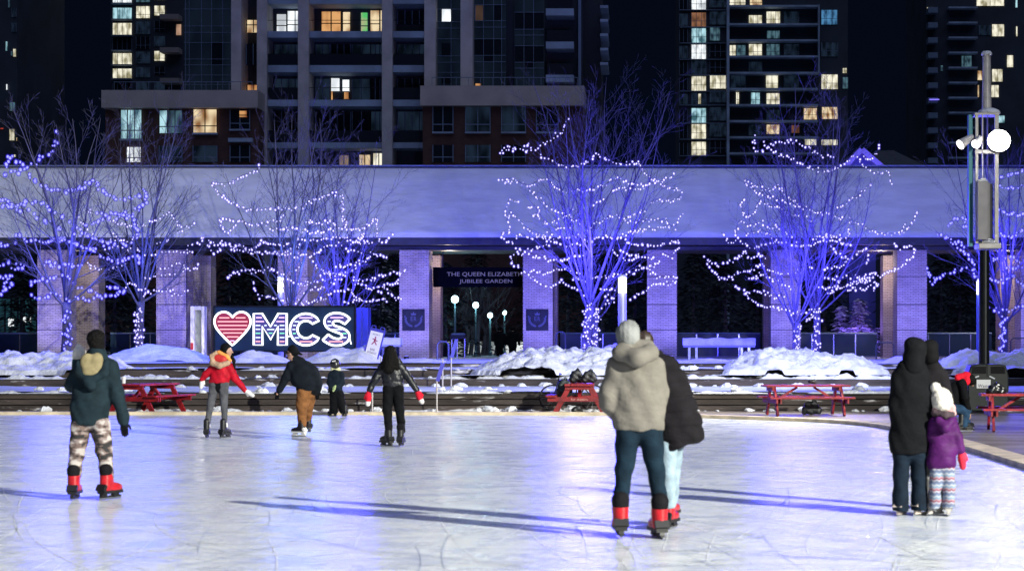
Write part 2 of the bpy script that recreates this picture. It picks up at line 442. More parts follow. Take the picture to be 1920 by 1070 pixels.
def riser(name, d, z0, z1, timbers=2, x0=-45, x1=70):
    b = MB(); h = (z1 - z0) / timbers
    for i in range(timbers):
        b.box(x0, x1, d + 0.05 * i + (0.02 if i % 2 else 0), d + 0.6, z0 + i * h + 0.012, z0 + (i + 1) * h - (0.012 if i < timbers - 1 else 0.0))
    return tag(b.build(name, WOOD), kind='structure')
riser('terrace_step', 47.6, -0.02, 0.455, 3)
riser('terrace_step', 55.0, 0.455, 0.70, 1)
riser('terrace_step', 56.2, 0.70, 0.95, 1)
riser('terrace_step', 59.8, 0.955, 1.10, 1)
def sheet(name, x0, x1, y0, y1, z, m, amp=0.0, step=0.3):
    nx = max(2, int((x1 - x0) / step)); ny = max(2, int((y1 - y0) / step)); b = MB(); v = []
    for j in range(ny + 1):
        for i in range(nx + 1):
            x = x0 + (x1 - x0) * i / nx; y = y0 + (y1 - y0) * j / ny
            h = amp * (0.5 + 0.5 * mnoise.fractal(Vector((x * .7, y * .7, z)), 0.9, 2.0, 5)) if amp else 0
            v.append((x, y, z + max(0, h)))
    f = [(j * (nx + 1) + i, j * (nx + 1) + i + 1, (j + 1) * (nx + 1) + i + 1, (j + 1) * (nx + 1) + i) for j in range(ny) for i in range(nx)]
    b.add(v, f); o = b.build(name, m, smooth=True); return tag(o, kind='structure')
sheet('terrace_tread', -45, 45, 47.7, 55.05, 0.459, BLUESNOW, 0.05)
sheet('terrace_tread', -45, 45, 55.2, 56.22, 0.704, BLUESNOW, 0.03)
sheet('terrace_tread', -45, 45, 56.3, 59.85, 0.956, SNOW, 0.08)
sheet('plaza', -60, 70, 60.0, 94.0, 1.104, BLUESNOW, 0.05, 0.6)
GARDEN = mat('garden_snow', (0.10, 0.12, 0.13), 0.8, col2=(0.45, 0.48, 0.52), scale=0.25, bump=0.4, bscale=3)
tag(MB().add([(-400, 94, 1.1), (400, 94, 1.1), (400, 700, 1.1), (-400, 700, 1.1)], [(0, 1, 2, 3)]).build('garden_ground', GARDEN), kind='structure')

# ---------------------------------------------------------------- snow heaps
def snow_pile(label, prof, d, half, zb, lump=0.16, seed=0, m=SNOW, res=0.075, group=None):
    xs = [((px - CX) / F * d, EYE - (py - CY) / F * d - zb) for px, py in prof]
    x0, x1 = xs[0][0], xs[-1][0]; nx = int((x1 - x0) / res) + 1; ny = int(2 * half / res) + 1
    X = [p[0] for p in xs]; H = [p[1] for p in xs]
    v = []
    for j in range(ny + 1):
        t = -1 + 2 * j / ny
        for i in range(nx + 1):
            x = x0 + (x1 - x0) * i / nx; y = d + t * half
            sp = Vector((x * 1.1 + seed * 17, y * 1.1, seed * 3.1))
            w = mnoise.fractal(Vector((x * .45, y * .45, seed)), 1.0, 2.0, 3)
            prof_h = float(np.interp(x + 0.25 * w, X, H))
            tt = min(1, abs(t) * (1 + 0.2 * w))
            h = prof_h * max(0, 1 - tt ** 1.7)
            edge = min(1, h / 0.25) if h > 0 else 0
            lm = mnoise.fractal(sp * 1.6, 0.8, 2.1, 6)
            vo = mnoise.voronoi(sp * 2.3)[0][0]
            fine = mnoise.fractal(sp * 7.0, 0.7, 2.0, 3)
            h = h + edge * lump * (lm * 0.95 + 0.55 * (0.45 - vo) + .22 * fine)
            v.append((x, y, zb - 0.12 + max(0.0, h + (0.12 if h > 0.02 else 0))))
    f = [(j * (nx + 1) + i, j * (nx + 1) + i + 1, (j + 1) * (nx + 1) + i + 1, (j + 1) * (nx + 1) + i) for j in range(ny) for i in range(nx)]
    b = MB(); b.add(v, f)
    mid = Vector(((x0 + x1) / 2, d, zb)); b.build
    o = b.build('snow_pile', m, origin=mid, smooth=True)
    return tag(o, label, 'snow pile', group)
snow_pile('rough heap of shovelled snow at the far left, spilling down the timber steps', [(-140, 690), (-60, 664), (10, 668), (55, 662), (110, 668), (150, 660), (200, 672), (250, 700)], 58.5, 2.8, 0.92, 0.2, 1)
snow_pile('smooth violet snow mound around the second tree trunk from the left', [(185, 684), (230, 657), (275, 645), (330, 651), (372, 664), (405, 686)], 68, 2.6, 1.1, 0.05, 2)
snow_pile('pale snow mound under the heart of the neon sign', [(395, 690), (440, 668), (480, 656), (515, 664), (560, 690)], 63.4, 1.9, 1.08, 0.08, 3)
snow_pile('snow mound under the right end of the neon sign beside the leaning notice', [(540, 690), (590, 668), (625, 655), (655, 656), (685, 648), (708, 668), (735, 688)], 63.2, 2.2, 1.08, 0.09, 4)
snow_pile('large rough snow heap in the middle, behind the table with bags', [(862, 706), (905, 688), (950, 668), (1000, 655), (1040, 654), (1090, 660), (1140, 655), (1190, 664), (1240, 680), (1290, 694)], 58.4, 3.4, 0.93, 0.2, 5)
snow_pile('small snow lump behind the trunk of the brightest tree', [(1060, 680), (1100, 662), (1150, 645), (1190, 652), (1215, 676)], 73, 1.8, 1.1, 0.12, 6)
snow_pile('wide rough snow heap behind the side-on red picnic table', [(1330, 702), (1380, 676), (1420, 658), (1470, 655), (1530, 660), (1590, 668), (1640, 684), (1690, 702)], 58.4, 3.3, 0.93, 0.2, 7)
snow_pile('snow heap at the right edge behind the lamp pole and waste bin', [(1740, 702), (1790, 672), (1820, 656), (1870, 664), (1930, 660), (2020, 690)], 58.8, 3.2, 0.93, 0.18, 8)
snow_pile('low snow bank along the plaza edge in front of the plaque column', [(700, 690), (740, 674), (790, 671), (832, 676), (850, 690)], 64.5, 1.6, 1.1, 0.04, 9)
snow_pile('low snow bank on the plaza between the two rightmost heaps', [(1620, 690), (1680, 668), (1740, 670), (1800, 690)], 64, 1.6, 1.1, 0.06, 10)
snow_pile('flat snow bank behind the couple, below the snow-capped bench', [(1200, 690), (1260, 676), (1330, 672), (1400, 678), (1440, 690)], 65, 1.6, 1.1, 0.06, 11)
# ragged snow lying along the step edges
k = 0
for x0, x1, d, zb, hh in ((-9.6, -5.2, 55.2, .70, .10), (-5.0, -1.8, 55.2, .70, .12), (-17.0, -12.5, 47.75, .455, .07), (-11.0, -7.6, 47.75, .455, .05), (-6.2, -2.6, 47.7, -.01, .08), (-1.6, 3.2, 55.2, .70, .12), (-16.5, -12.0, 55.1, .70, .13), (3.6, 7.2, 55.2, .70, .12), (-14, -10, 47.35, -.01, .07), (-2.4, 0.4, 47.4, -.01, .09), (-20, -17.5, 55.1, .70, .14), (-8.2, -6.6, 56.3, .95, .10), (-12.4, -9.0, 56.3, .95, .08), (-1.0, 1.6, 56.3, .95, .16), (1.4, 4.0, 47.7, .455, .06), (-5.6, -3.6, 47.72, .455, .08), (-9.3, -8.4, 47.3, -.01, .10), (-6.4, -5.2, 47.35, -.01, .06), (4.4, 6.8, 47.7, .455, .08), (-14.6, -13.4, 47.7, .455, .10), (4.8, 9.5, 55.15, .70, .15), (8.6, 11, 55.2, .70, .1)):
    k += 1
    b = MB(); v = []; nx = int((x1 - x0) / 0.06)
    for i in range(nx + 1):
        x = x0 + (x1 - x0) * i / nx; e = min(1, i / 5, (nx - i) / 5)
        h = hh * e * max(0.05, 0.6 + 1.1 * mnoise.fractal(Vector((x * 1.7, k * 3.3, 0)), 0.8, 2.0, 4))
        for t, q in ((-0.16, 0), (-0.1, .7), (0, 1), (0.12, .7), (0.22, 0)): v.append((x, d + t, zb - .01 + (h + .01) * q))
    b.add(v, [(i * 5 + j, (i + 1) * 5 + j, (i + 1) * 5 + j + 1, i * 5 + j + 1) for i in range(nx) for j in range(4)])
    tag(b.build('snow_ridge', SNOW, smooth=True), kind='structure')

# blade cuts: thin curved ribbons scored across the rink, some pale, some bluish
def skate_marks(m, n, seed, w):
    rnd = random.Random(seed); b = MB()
    for _ in range(n):
        d = 13.2 + 29 * rnd.random() ** 1.4; x = rnd.uniform(-.40, .24) * d; x = min(x, 4.2); r = rnd.uniform(5, 40); a0 = rnd.uniform(0, 6.283); sw = rnd.uniform(1.0, 6.0) / r; sg = rnd.choice((-1, 1)); k = 14; v = []
        cx, cy = x - r * math.cos(a0), d - r * math.sin(a0)
        for i in range(k + 1):
            a = a0 + sg * sw * i / k; ww = w * rnd.uniform(.7, 1.2) * math.sin(math.pi * (i + .4) / (k + .8)) * .5
            v += [(cx + (r - ww) * math.cos(a), cy + (r - ww) * math.sin(a), .0035), (cx + (r + ww) * math.cos(a), cy + (r + ww) * math.sin(a), .0035)]
        if any(q[0] > 4.9 or q[1] > 39.5 for q in v): continue
        b.add(v, [(2 * i, 2 * i + 2, 2 * i + 3, 2 * i + 1) for i in range(k)])
    tag(b.build('skate_marks', m), kind='structure')
skate_marks(mat('cut_pale', (.86, .88, .89), .7, spec=.2), 900, 1, .013)
skate_marks(mat('cut_blue', (.58, .64, .76), .4, spec=.3), 600, 2, .010)
# crumbs and broken clods of snow lying on the steps and the deck
rnd = random.Random(9); b = MB()
for i in range(420):
    reg = rnd.choice(((55.9, 57.6, .955), (55.2, 56.1, .705), (53.4, 55.0, .46), (47.7, 50.5, .46), (47.0, 47.55, -.01)))
    x = rnd.uniform(-17, 13); y = rnd.uniform(reg[0], reg[1]); s_ = rnd.choice((.03, .04, .05, .06, .09, .13)) * rnd.uniform(.7, 1.3); n_ = 7
    base = len(b.v); top = []
    for lv, (h, q) in enumerate(((0, 1), (.45, .95), (.85, .5))):
        for k_ in range(n_):
            a = 6.283 * k_ / n_; rr = s_ * q * rnd.uniform(.65, 1.25); b.v.append((x + rr * math.cos(a) * 1.3, y + rr * math.sin(a), reg[2] + s_ * h * rnd.uniform(.8, 1.15)))
    for lv in range(2):
        for k_ in range(n_): b.f.append((base + lv * n_ + k_, base + lv * n_ + (k_ + 1) % n_, base + (lv + 1) * n_ + (k_ + 1) % n_, base + (lv + 1) * n_ + k_))
    b.f.append(tuple(base + 2 * n_ + k_ for k_ in range(n_)))
tag(b.build('snow_crumbs', SNOW), 'scattered crumbs and clods of snow on the timber steps and deck', 'snow', kind='stuff')
# ---------------------------------------------------------------- brick arcade with snow roof
def pxx(px, d): return (px - CX) / F * d
def pzz(py, d): return EYE - (py - CY) / F * d
AD = 85.0
arc = thing('brick_arcade', (pxx(1010, AD), AD, 1.1), 'long garden arcade of pale brick columns under a snow covered roof', 'pavilion')
roof = MB(); ez, rz = pzz(444, 83.0), pzz(313, 87.4)
nx = 220; v = []
for j, (y, z) in enumerate([(82.98, ez - .03), (82.95, ez + .06), (83.4, None), (84.4, None), (85.4, None), (86.4, None), (87.25, rz - .08), (87.5, rz), (91.8, ez)]):
    for i in range(nx + 1):
        x = -62 + 118 * i / nx
        zz = z if z is not None else ez + (rz - ez) * (y - 83) / 4.4 + 0.07 * mnoise.fractal(Vector((x * .25, y * .6, 3)), 1, 2, 4)
        v.append((x, y, zz))
roof.add(v, [(j * (nx + 1) + i, j * (nx + 1) + i + 1, (j + 1) * (nx + 1) + i + 1, (j + 1) * (nx + 1) + i) for j in range(8) for i in range(nx)])
roof.build('roof', ROOFSNOW, arc, smooth=True)
MB().box(-62, 56, 87.2, 87.6, rz + .003, rz + .07).build('ridge_cap', mat('ridge_metal', (.20, .24, .34), .5, .3, var=.2), arc)
MB().box(-62, 56, 83.1, 83.35, pzz(459, 83.1), ez - .035).build('beam', mat('dark_fascia', (0.035, 0.038, 0.05), 0.5, var=0.2), arc)
MB().box(-62, 56, 83.36, 91.6, pzz(458, 83.1), ez - .05).build('soffit', mat('soffit_board', (0.03, 0.03, 0.035), 0.7, var=0.2), arc)
bb = MB()
bb.box(-62, 56, 84.4, 85.6, pzz(470, AD), pzz(459, 83.1) - .004).build('lintel', mat('dark_fascia2', (0.025, 0.027, 0.035), 0.6, var=0.2), arc)
COLS = [-340, -115, 107, 328, 554, 780, 1010, 1241, 1471, 1706, 1936, 2160]
BAND = mat('reveal_line', (0.05, 0.045, 0.05), 0.8)
for c in COLS:
    w = 0.69; x = pxx(c, AD)
    col = MB().box(x - w, x + w, AD - .7, AD + .7, 1.08, pzz(470, AD) - .004).build('column', BRICK, arc)
    if c not in (780, 1010):
        for py in (519, 571, 618): MB().box(x - w - .004, x + w + .004, AD - .704, AD - .3, pzz(py + 1.2, AD), pzz(py, AD) + .012).build('reveal', BAND, col)
    xb = x
    cb = MB().box(xb - w, xb + w, 89.2, 90.3, 1.08, pzz(470, AD) - .004).build('rear_column', BRICK, arc)
# bronze plaques on the two gate columns
def plaque(cx, label):
    x, z, h = pxx(cx, AD), pzz(600, AD), 0.50
    p = thing('plaque', (x, AD - .71, z - h), label, 'plaque')
    MB().box(x - .52, x + .52, AD - .745, AD - .703, z - h, z + h).build('plate', mat('bronze', (0.010, 0.013, 0.022), 0.6, var=0.3, scale=5, spec=.2), p)
    em = mat('plaque_relief', (0.05, 0.06, 0.13), 0.6)
    text_mb('E', .11, .2, (x - .075, z + .06), AD - .748).build('letter', em, p); text_mb('R', .11, .2, (x + .075, z + .06), AD - .748).build('letter', em, p)
    w = MB()
    for sgn in (-1, 1):
        for i in range(9):
            a = R(-90 + sgn * (8 + i * 10.5)); rr = .36
            cx_, cz_ = x + rr * math.cos(a), z + .04 + rr * .92 * math.sin(a)
            for q in (-.05, .05):
                b2 = a + sgn * R(60 if q > 0 else 120)
                w.bar((cx_, AD - .752, cz_), (cx_ + .085 * math.cos(b2), AD - .752, cz_ + .085 * math.sin(b2)), .035, .012, (0, 1, 0))
        w.tube([(x + sgn * .40, AD - .75, z + .12), (x + sgn * .40, AD - .75, z + .2)], .035, 6)
    w.build('wreath', em, p)
    cr = MB(); cr.prism([(x - .10, z + .22), (x + .10, z + .22), (x + .13, z + .33), (x + .06, z + .28), (x, z + .38), (x - .06, z + .28), (x - .13, z + .33)], AD - .755, AD - .745)
    cr.build('crown_emblem', em, p)
plaque(779, 'square bronze plaque with letters and wreath, on the column left of the garden sign')
plaque(1009, 'square bronze plaque on the column behind the brightest lit tree')
# garden sign between the gate columns
sd = 86.2
gs = thing('garden_sign', (pxx(905, sd), sd, pzz(538, sd)), 'dark hanging sign board with pale capital letters, between the two plaque columns', 'sign')
MB().box(pxx(808, sd) + .1, pxx(985, sd) - .02, sd, sd + .08, pzz(538, sd), pzz(501, sd)).build('board', mat('sign_board', (0.003, 0.004, 0.006), 0.9, spec=0.0), gs)
LET = mat('sign_letters', (0.14, 0.13, 0.12), 0.5, emit=(0.75, 0.72, 0.72), estr=0.11)  # weak emission put into the unlit letters so they read pale grey
text_mb('THE QUEEN ELIZABETH II', (990 - 838) * sd / F, 9.0 * sd / F, (pxx(914, sd), pzz(514.5, sd)), sd - .012).build('lettering', LET, gs)
text_mb('JUBILEE GARDEN', 99 * sd / F, 9.0 * sd / F, (pxx(911, sd), pzz(528, sd)), sd - .012).build('lettering', LET, gs)
MB().tube([(pxx(830, sd), sd + .04, pzz(501, sd)), (pxx(830, sd), sd + .04, pzz(470, sd))], .03).tube([(pxx(970, sd), sd + .04, pzz(501, sd)), (pxx(970, sd), sd + .04, pzz(470, sd))], .03).build('hanger', BLACKMETAL, gs)
# blue ground lights washing the columns, half buried behind the snow banks
for c in COLS[1:-1]:
    x = pxx(c + (18 if c > 1000 else -18), 80); u = thing('ground_light', (x, 80, 1.1), 'low blue ground light washing a brick column', 'ground light', 'blue ground lights before the columns')
    MB().lathe([(.12, 0), (.12, .12), (.09, .16)], (x, 80, 1.1), 12).build('housing', BLACKMETAL, u)
    MB().lathe([(.085, 0), (.085, .012)], (x, 80, 1.262), 12).build('lens', emat('blue_lens', (.2, .18, 1), 3), u)
    light('column_wash', 'SPOT', (x, 80, 1.34), 1900, (.25, .23, 1.0), (pxx(c, AD), AD - .7, 3.6), .15, 58, .7)
# glass railings in the bays
GLASSP = mat('dark_glass', (0.030, 0.062, 0.085), 0.3, spec=0.25)
rail_lbl = {0: 'glass railing at the far left bay of the arcade', 1: 'glass railing between the two leftmost visible columns, behind the lit trunks', 2: 'glass railing in the bay behind the neon sign', 3: 'glass railing beside the left plaque column', 5: 'glass railing between the right plaque column and the next column', 6: 'glass railing behind the snow-capped bench', 7: 'glass railing behind the twin trunks, left of the bay with violet spruces', 8: 'glass railing behind the lamp pole at the right'}
for i in range(1, len(COLS) - 2):
    if i == 5: continue
    d = 91.0; x0 = pxx(COLS[i], AD) + .75; x1 = pxx(COLS[i + 1], AD) - .75
    key = i - 1
    g = thing('glass_railing', ((x0 + x1) / 2, d, 1.1), rail_lbl.get(key, 'glass railing in the outermost bay of the arcade'), 'railing', 'glass railings of the arcade')
    zt = 2.35
    MB().box(x0, x1, d - .01, d + .01, 1.2, zt - .06).build('glass_panel', GLASSP, g)
    MB().tube([(x0, d, zt), (x1, d, zt)], .045).build('top_rail', mat('teal_rail', (0.30, 0.45, 0.52), 0.4, 0.3), g)
    MB().box(x0, x1, d - .05, d + .05, 1.105, 1.2).build('base_rail', mat('rail_base', (0.35, 0.38, 0.42), 0.5), g)
    for q in range(1, 4):
        xx = x0 + (x1 - x0) * q / 4
        MB().box(xx - .03, xx + .03, d - .06, d - .012, 1.2, zt - .045).build('post', STEEL, g)

# ---------------------------------------------------------------- towers
W_WARM = winmat('lit_warm', (1.0, 0.80, 0.50), 0.9, (0.30, 0.14, 0.05), 0.9)
W_CREAM = winmat('lit_cream', (1.0, 0.95, 0.76), 1.0, (0.30, 0.27, 0.16), 0.8)
W_WHITE = winmat('lit_white', (0.92, 0.97, 1.0), 1.25, (0.42, 0.45, 0.48), 0.7)
W_CYAN = winmat('lit_cyan', (0.55, 0.90, 1.0), 0.85, (0.06, 0.16, 0.20), 0.9)
W_TEAL = winmat('lit_teal', (0.20, 0.42, 0.52), 0.35, (0.03, 0.07, 0.10), 1.0)
W_ORANGE = winmat('lit_orange', (1.0, 0.52, 0.20), 0.75, (0.28, 0.07, 0.02), 0.9)
W_GREEN = winmat('lit_green', (0.15, 0.9, 0.25), 0.6, (0.7, 0.75, 0.4), 1.5)
W_BLUE = winmat('lit_blue', (0.14, 0.45, 0.85), 0.5, (0.03, 0.10, 0.22), 1.0)
W_DIM = winmat('dim_room', (0.045, 0.085, 0.16), 0.20, (0.005, 0.012, 0.02), 0.8)
W_DARK = mat('dark_window', (0.006, 0.010, 0.016), 0.25)
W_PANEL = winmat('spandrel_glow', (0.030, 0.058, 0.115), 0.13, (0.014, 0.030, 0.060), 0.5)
WALLDARK = mat('dark_cladding', (0.018, 0.027, 0.045), 0.7, var=0.3, scale=0.2)
MULL = mat('mullion', (0.15, 0.21, 0.30), 0.5, 0.3)
BEIGE = mat('beige_parapet', (0.42, 0.37, 0.34), 0.85, var=0.12, scale=0.6)
RAILD = mat('balcony_glass', (0.008, 0.012, 0.02), 0.3)

class Tower:
    def __init__(s, name, cx, d, label):
        s.d = d; s.root = thing(name, (pxx(cx, d), d, 1.1), label, 'building'); s.x0 = 1e9
    def X(s, px): return pxx(px, s.d)
    def Z(s, py): return pzz(py, s.d)
    def mb(s, b, r, near, far):
        x0, y0, x1, y1 = r
        return b.box(s.X(x0), s.X(x1), s.d + near, s.d + far, s.Z(y1), s.Z(y0))
    def part(s, name, m, rects, near, far, parent=None):
        b = MB()
        for r in rects: s.mb(b, r, near, far)
        return b.build(name, m, parent or s.root, origin=s.root.location)
    def window(s, r, m, near=-.02, nx=2, ny=0, frame=True, split=None):
        w = s.part('window', m, [r], near, near + .1)
        if frame:
            x0, y0, x1, y1 = r; t = max(0.5, 0.07 * F / s.d)
            fr = []
            for i in range(nx + 1):
                xx = x0 + (x1 - x0) * i / nx; fr.append((xx - t / 2, y0, xx + t / 2, y1))
            b = MB()
            for q in fr: s.mb(b, q, near - .06, near - .004)
            if split:
                yy = y0 + (y1 - y0) * split
                for i in range(nx):
                    xa = x0 + (x1 - x0) * i / nx + t / 2; xb = x0 + (x1 - x0) * (i + 1) / nx - t / 2
                    s.mb(b, (xa, yy - t / 2, xb, yy + t / 2), near - .06, near - .004)
            b.build('frame', MULL if m not in (W_WARM, W_WHITE, W_CREAM, W_CYAN, W_ORANGE) else BLACKMETAL, w, origin=s.root.location)
        return w

# main apartment block
T = Tower('apartment_block', 700, 146, 'broad concrete apartment block with balconies and brick podium, rising behind the arcade')
T.part('wall', WALLDARK, [(343, -900, 1092, 640)], 1.6, 14)
for x0, x1 in ((438, 457), (486, 504.5), (562.5, 582.5), (719, 738.5), (798, 819), (865.5, 888)):
    T.part('pillar', CONCRETE, [(x0, -900, x1, 640)], -.9, 1.6)
BAYS = [(504.5, 562.5), (582.5, 719), (738.5, 798)]
for y0, y1 in ((2, 10), (61, 73), (124.5, 137.5), (189, 201), (268.5, 279)):
    for bx in BAYS:
        T.part('balcony_slab', SLAB, [(bx[0], y0, bx[1], y1)], -.55, 1.6)
for y0, y1 in ((40, 61), (103, 124.5), (166, 189), (246, 268.5)):
    for bx in BAYS:
        b = T.part('balcony_rail', RAILD if y0 > 60 else BLACKMETAL, [(bx[0] + .3, y0, bx[1] - .3, y0 + .9)] + ([(bx[0] + .3, y0 + 1, bx[1] - .3, y1 - .2)] if y0 > 60 and not (y0 == 166 and bx[0] == 582.5) else []), -.5, -.44)
lit = {(511.5, 21, 531, 57): (W_WHITE, 1, .6), (532, 15, 565 - 3, 57): (W_WHITE, 2, .62), (596.5, 16, 615, 61): (W_ORANGE, 1, .5), (615.5, 16, 634, 61): (W_ORANGE, 1, .5), (637, 17, 652, 61): (W_WARM, 1, .5),
       (671, 18, 685, 60): (W_GREEN, 1, .6), (689, 14, 707, 60): (W_WARM, 1, .55), (708, 14, 712, 60): (W_WARM, 1, None), (614.5, 142, 632, 166): (W_WHITE, 1, None), (636, 145, 650.5, 166): (W_WHITE, 1, None),
       (614.5, 167, 619, 188): (W_ORANGE, 1, None), (639, 168, 649, 181): (W_ORANGE, 1, None), (630, 288, 649, 309): (winmat('dim_warm', (0.7, .5, .35), .35), 2, None), (668, 287, 690, 309): (W_WARM, 2, None), (694, 284, 717, 309): (W_CREAM, 2, None)}
for r, (m, nx, sp) in lit.items(): T.window(r, m, 1.45, nx, split=sp)
for y0, y1 in ((76, 103), (141, 188), (203, 246), (12, 40)):
    for x0, x1, nx in ((508, 560, 4), (586, 612, 2), (654, 669, 1), (690, 716, 3), (655, 690, 2), (741, 796, 4)):
        if y0 == 12 and x0 not in (741,): continue
        if y0 != 12 and x0 == 654: continue
        T.window((x0, y0 + 2, x1, y1), W_DIM if (x0 + y0) % 3 else W_DARK, 1.5, nx)
    if y0 in (76, 203): T.window((614, y0 + 2, 652, y1), W_DARK, 1.5, 3)
# glazed corner bays
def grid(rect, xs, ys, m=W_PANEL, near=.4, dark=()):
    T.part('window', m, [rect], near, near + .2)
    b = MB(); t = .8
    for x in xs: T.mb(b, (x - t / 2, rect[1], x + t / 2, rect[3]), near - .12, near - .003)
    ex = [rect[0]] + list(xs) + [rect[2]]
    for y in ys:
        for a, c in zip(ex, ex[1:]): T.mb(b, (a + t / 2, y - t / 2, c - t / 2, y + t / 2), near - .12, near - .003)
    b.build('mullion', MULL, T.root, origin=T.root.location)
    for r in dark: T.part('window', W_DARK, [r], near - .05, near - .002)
YS = (16, 48, 60, 79, 110, 121, 140, 158)
grid((343, -40, 438, 181), (346, 353, 376, 395, 416), YS, dark=[(395.6, 79.6, 415.4, 120.6)])
grid((819, -40, 865.5, 172), (845,), (16, 40, 52, 72, 104, 116, 135), dark=[(827, 80, 844.4, 103), (827, 142, 844.4, 156)])
grid((888, -40, 948, 172), (906, 925, 940), (8, 38, 50, 72, 103, 115, 135), dark=[(889, 73, 905.4, 102.5), (906.6, 73, 924.4, 102.5), (925.6, 73, 939.4, 102.5), (906.6, 104, 924, 114), (926, 9, 939, 37)])
grid((964, -40, 1020, 172), (982, 1000), (22, 54, 65, 85, 116, 127), dark=[(965, 23, 981.4, 53), (982.6, 23, 999.4, 53), (1000.6, 23, 1019, 53), (965, 86, 981.4, 115), (982.6, 86, 999.4, 115), (1000.6, 86, 1019, 115), (982.6, 117, 999.4, 126)])
T.window((827, 15.5, 846, 39.5), W_WHITE, .3, 1); T.window((460, 36, 486, 59), W_WARM, .5, 2, split=.4); T.window((461, 158, 486, 180), W_ORANGE, .5, 2)
T.window((459, 80, 485, 120), W_DARK, .6, 2); T.window((890, 156, 902, 173), W_ORANGE, .3, 1); T.window((890, 9, 906, 38), winmat('dim_brown', (0.22, .13, .09), .25), .34, 1)
for y in (18, 80, 142): T.part('balcony_slab', SLAB, [(1024, y, 1076, y + 13)], -.4, 1.6); T.part('balcony_rail', RAILD, [(1026, y - 22, 1074, y - .4)], -.3, -.24)
for y in (8, 34, 61, 88, 115): T.part('balcony_slab', SLAB, [(1125, y, 1140, y + 5)], .5, 6)
T.part('wing', mat('wing_cladding', (0.010, 0.014, 0.028), 0.7), [(1092, -900, 1125, 640)], 3, 13)  # wing clad darker than the main wall
T.part('pilaster', MULL, [(1084, -40, 1089, 160)], .4, 1.59)
# podium
for x0, x1, yp, yb in ((215, 501, 181, 213), (798, 1098, 173, 209)):
    pd = T.part('podium', REDBRICK, [(x0 + 3, yb, x1 - 1, 640)], -3.0, 1.59)
    T.part('parapet', BEIGE, [(x0, yp, x1, yb - .05)], -3.6, 1.595)
    fr = [(x0 + 20, yp - 17, x1 - 12, yp - 16)] + [(x0 + 20 + i * (x1 - x0 - 33) / 12, yp - 15.8, x0 + 20.7 + i * (x1 - x0 - 33) / 12, yp - .1) for i in range(13)]
    T.part('roof_rail', MULL, fr, -3.2, -3.1)
PW = [(247, 216, 286, 268, W_CYAN, 3), (258, 284, 285, 311, W_WHITE, 2), (318, 217, 333, 258, W_CYAN, 1), (334, 217, 360, 258, W_TEAL, 2), (380, 215, 424, 257, W_WARM, 2), (318, 281, 360, 311, W_DIM, 2), (380, 281, 424, 311, W_DIM, 2), (448, 216, 484, 250, W_DARK, 2), (465, 218, 480, 229, W_ORANGE, 1), (448, 281, 484, 311, W_DARK, 2),
      (820, 210, 857, 255, W_DARK, 2), (880, 210, 925, 255, W_DIM, 2), (946, 210, 990, 255, W_DIM, 2), (1010, 212, 1050, 255, W_DARK, 2), (820, 280, 857, 311, W_DARK, 2), (880, 280, 925, 311, W_DIM, 2), (946, 280, 990, 311, W_DARK, 2)]
for x0, y0, x1, y1, m, nx in PW:
    T.window((x0, y0, x1, y1), m, -3.12 if x0 != 465 else -3.25, nx, split=.72)
    if y0 < 230 and x1 - x0 > 30: T.part('sill', SLAB, [(x0 - 1, y1 + 1, x1 + 1, y1 + 4)], -3.3, -3.01)
T.part('balcony_slab', SLAB, [(446, 268, 490, 275)], -3.5, -3.01)

# darker tower to the left
T = Tower('dark_tower', 278, 350, 'dark slim tower left of the broad apartment block, bright white windows at its corner')
T.part('wall', WALLDARK, [(206, -500, 345, 660)], .3, 25)
rows = [(15, 36), (43.5, 66), (72, 94), (100, 121), (129, 147), (157, 180), (187, 204), (214, 232), (243, 262), (272, 290)]
for i, (y0, y1) in enumerate([(-12, 6)] + rows):
    a = [W_WHITE, W_CYAN, W_CREAM, W_DARK, W_CREAM, W_CREAM, W_DARK, W_WARM if 0 else W_TEAL, W_DARK, W_TEAL, W_DARK][i]
    T.window((211, y0, 247, y1), a, .1, 4); T.part('balcony_slab', MULL, [(211, y1 + 1, 248, y1 + 3)], -1.0, .29)
    T.window((255, y0 - 3, 281, y1 - 2), [W_TEAL, W_CREAM, W_DIM, W_DARK, W_DIM, W_DIM, W_DIM, W_DARK, W_DARK, W_DARK, W_DARK][i], .1, 3, split=.7)
    T.window((289, y0 - 4, 309, y1 - 7), [W_CREAM, W_CREAM, W_DARK, W_DIM, W_CREAM, W_DARK, W_DIM, W_DARK, W_DARK, W_DARK, W_DARK][i], .1, 2, split=.75)
T.window((213, 190, 219, 200), W_CREAM, .0, 1)
for y in (31, 93, 150): T.part('balcony', mat('balcony_soffit', (0.24, 0.21, 0.20), 0.8), [(306, y, 341, y + 9)], -2.5, .29)
T.window((330, 46, 340, 66), winmat('porch_glow', (1, .6, .4), .5), .05, 1)
# sliver of a tower at the left edge
T = Tower('edge_tower', 5, 300, 'sliver of a dark tower cut off by the left edge, scattered small lights')
T.part('wall', WALLDARK, [(-120, -500, 31, 660)], .3, 25)
for x0, y0, x1, y1, m in ((15, 0, 18, 14, W_TEAL), (22, 15, 30, 32, W_DIM), (22, 43, 30, 60, W_DIM), (10, 78, 14, 95, W_CYAN), (24, 92, 30, 106, W_CREAM), (20, 96, 24, 104, W_TEAL), (11, 158, 14, 168, W_WHITE), (18, 192, 28, 208, W_TEAL), (17, 242, 27, 263, W_CREAM), (33 - 3, 258, 36 - 4, 264, W_WARM), (50 - 25, 290, 55 - 26, 294, W_CREAM), (0, 240, 6, 242, winmat('red_glow', (1, .1, .05), .7))):
    T.window((x0, y0, x1, y1), m, .1, 1 if x1 - x0 < 7 else 2)
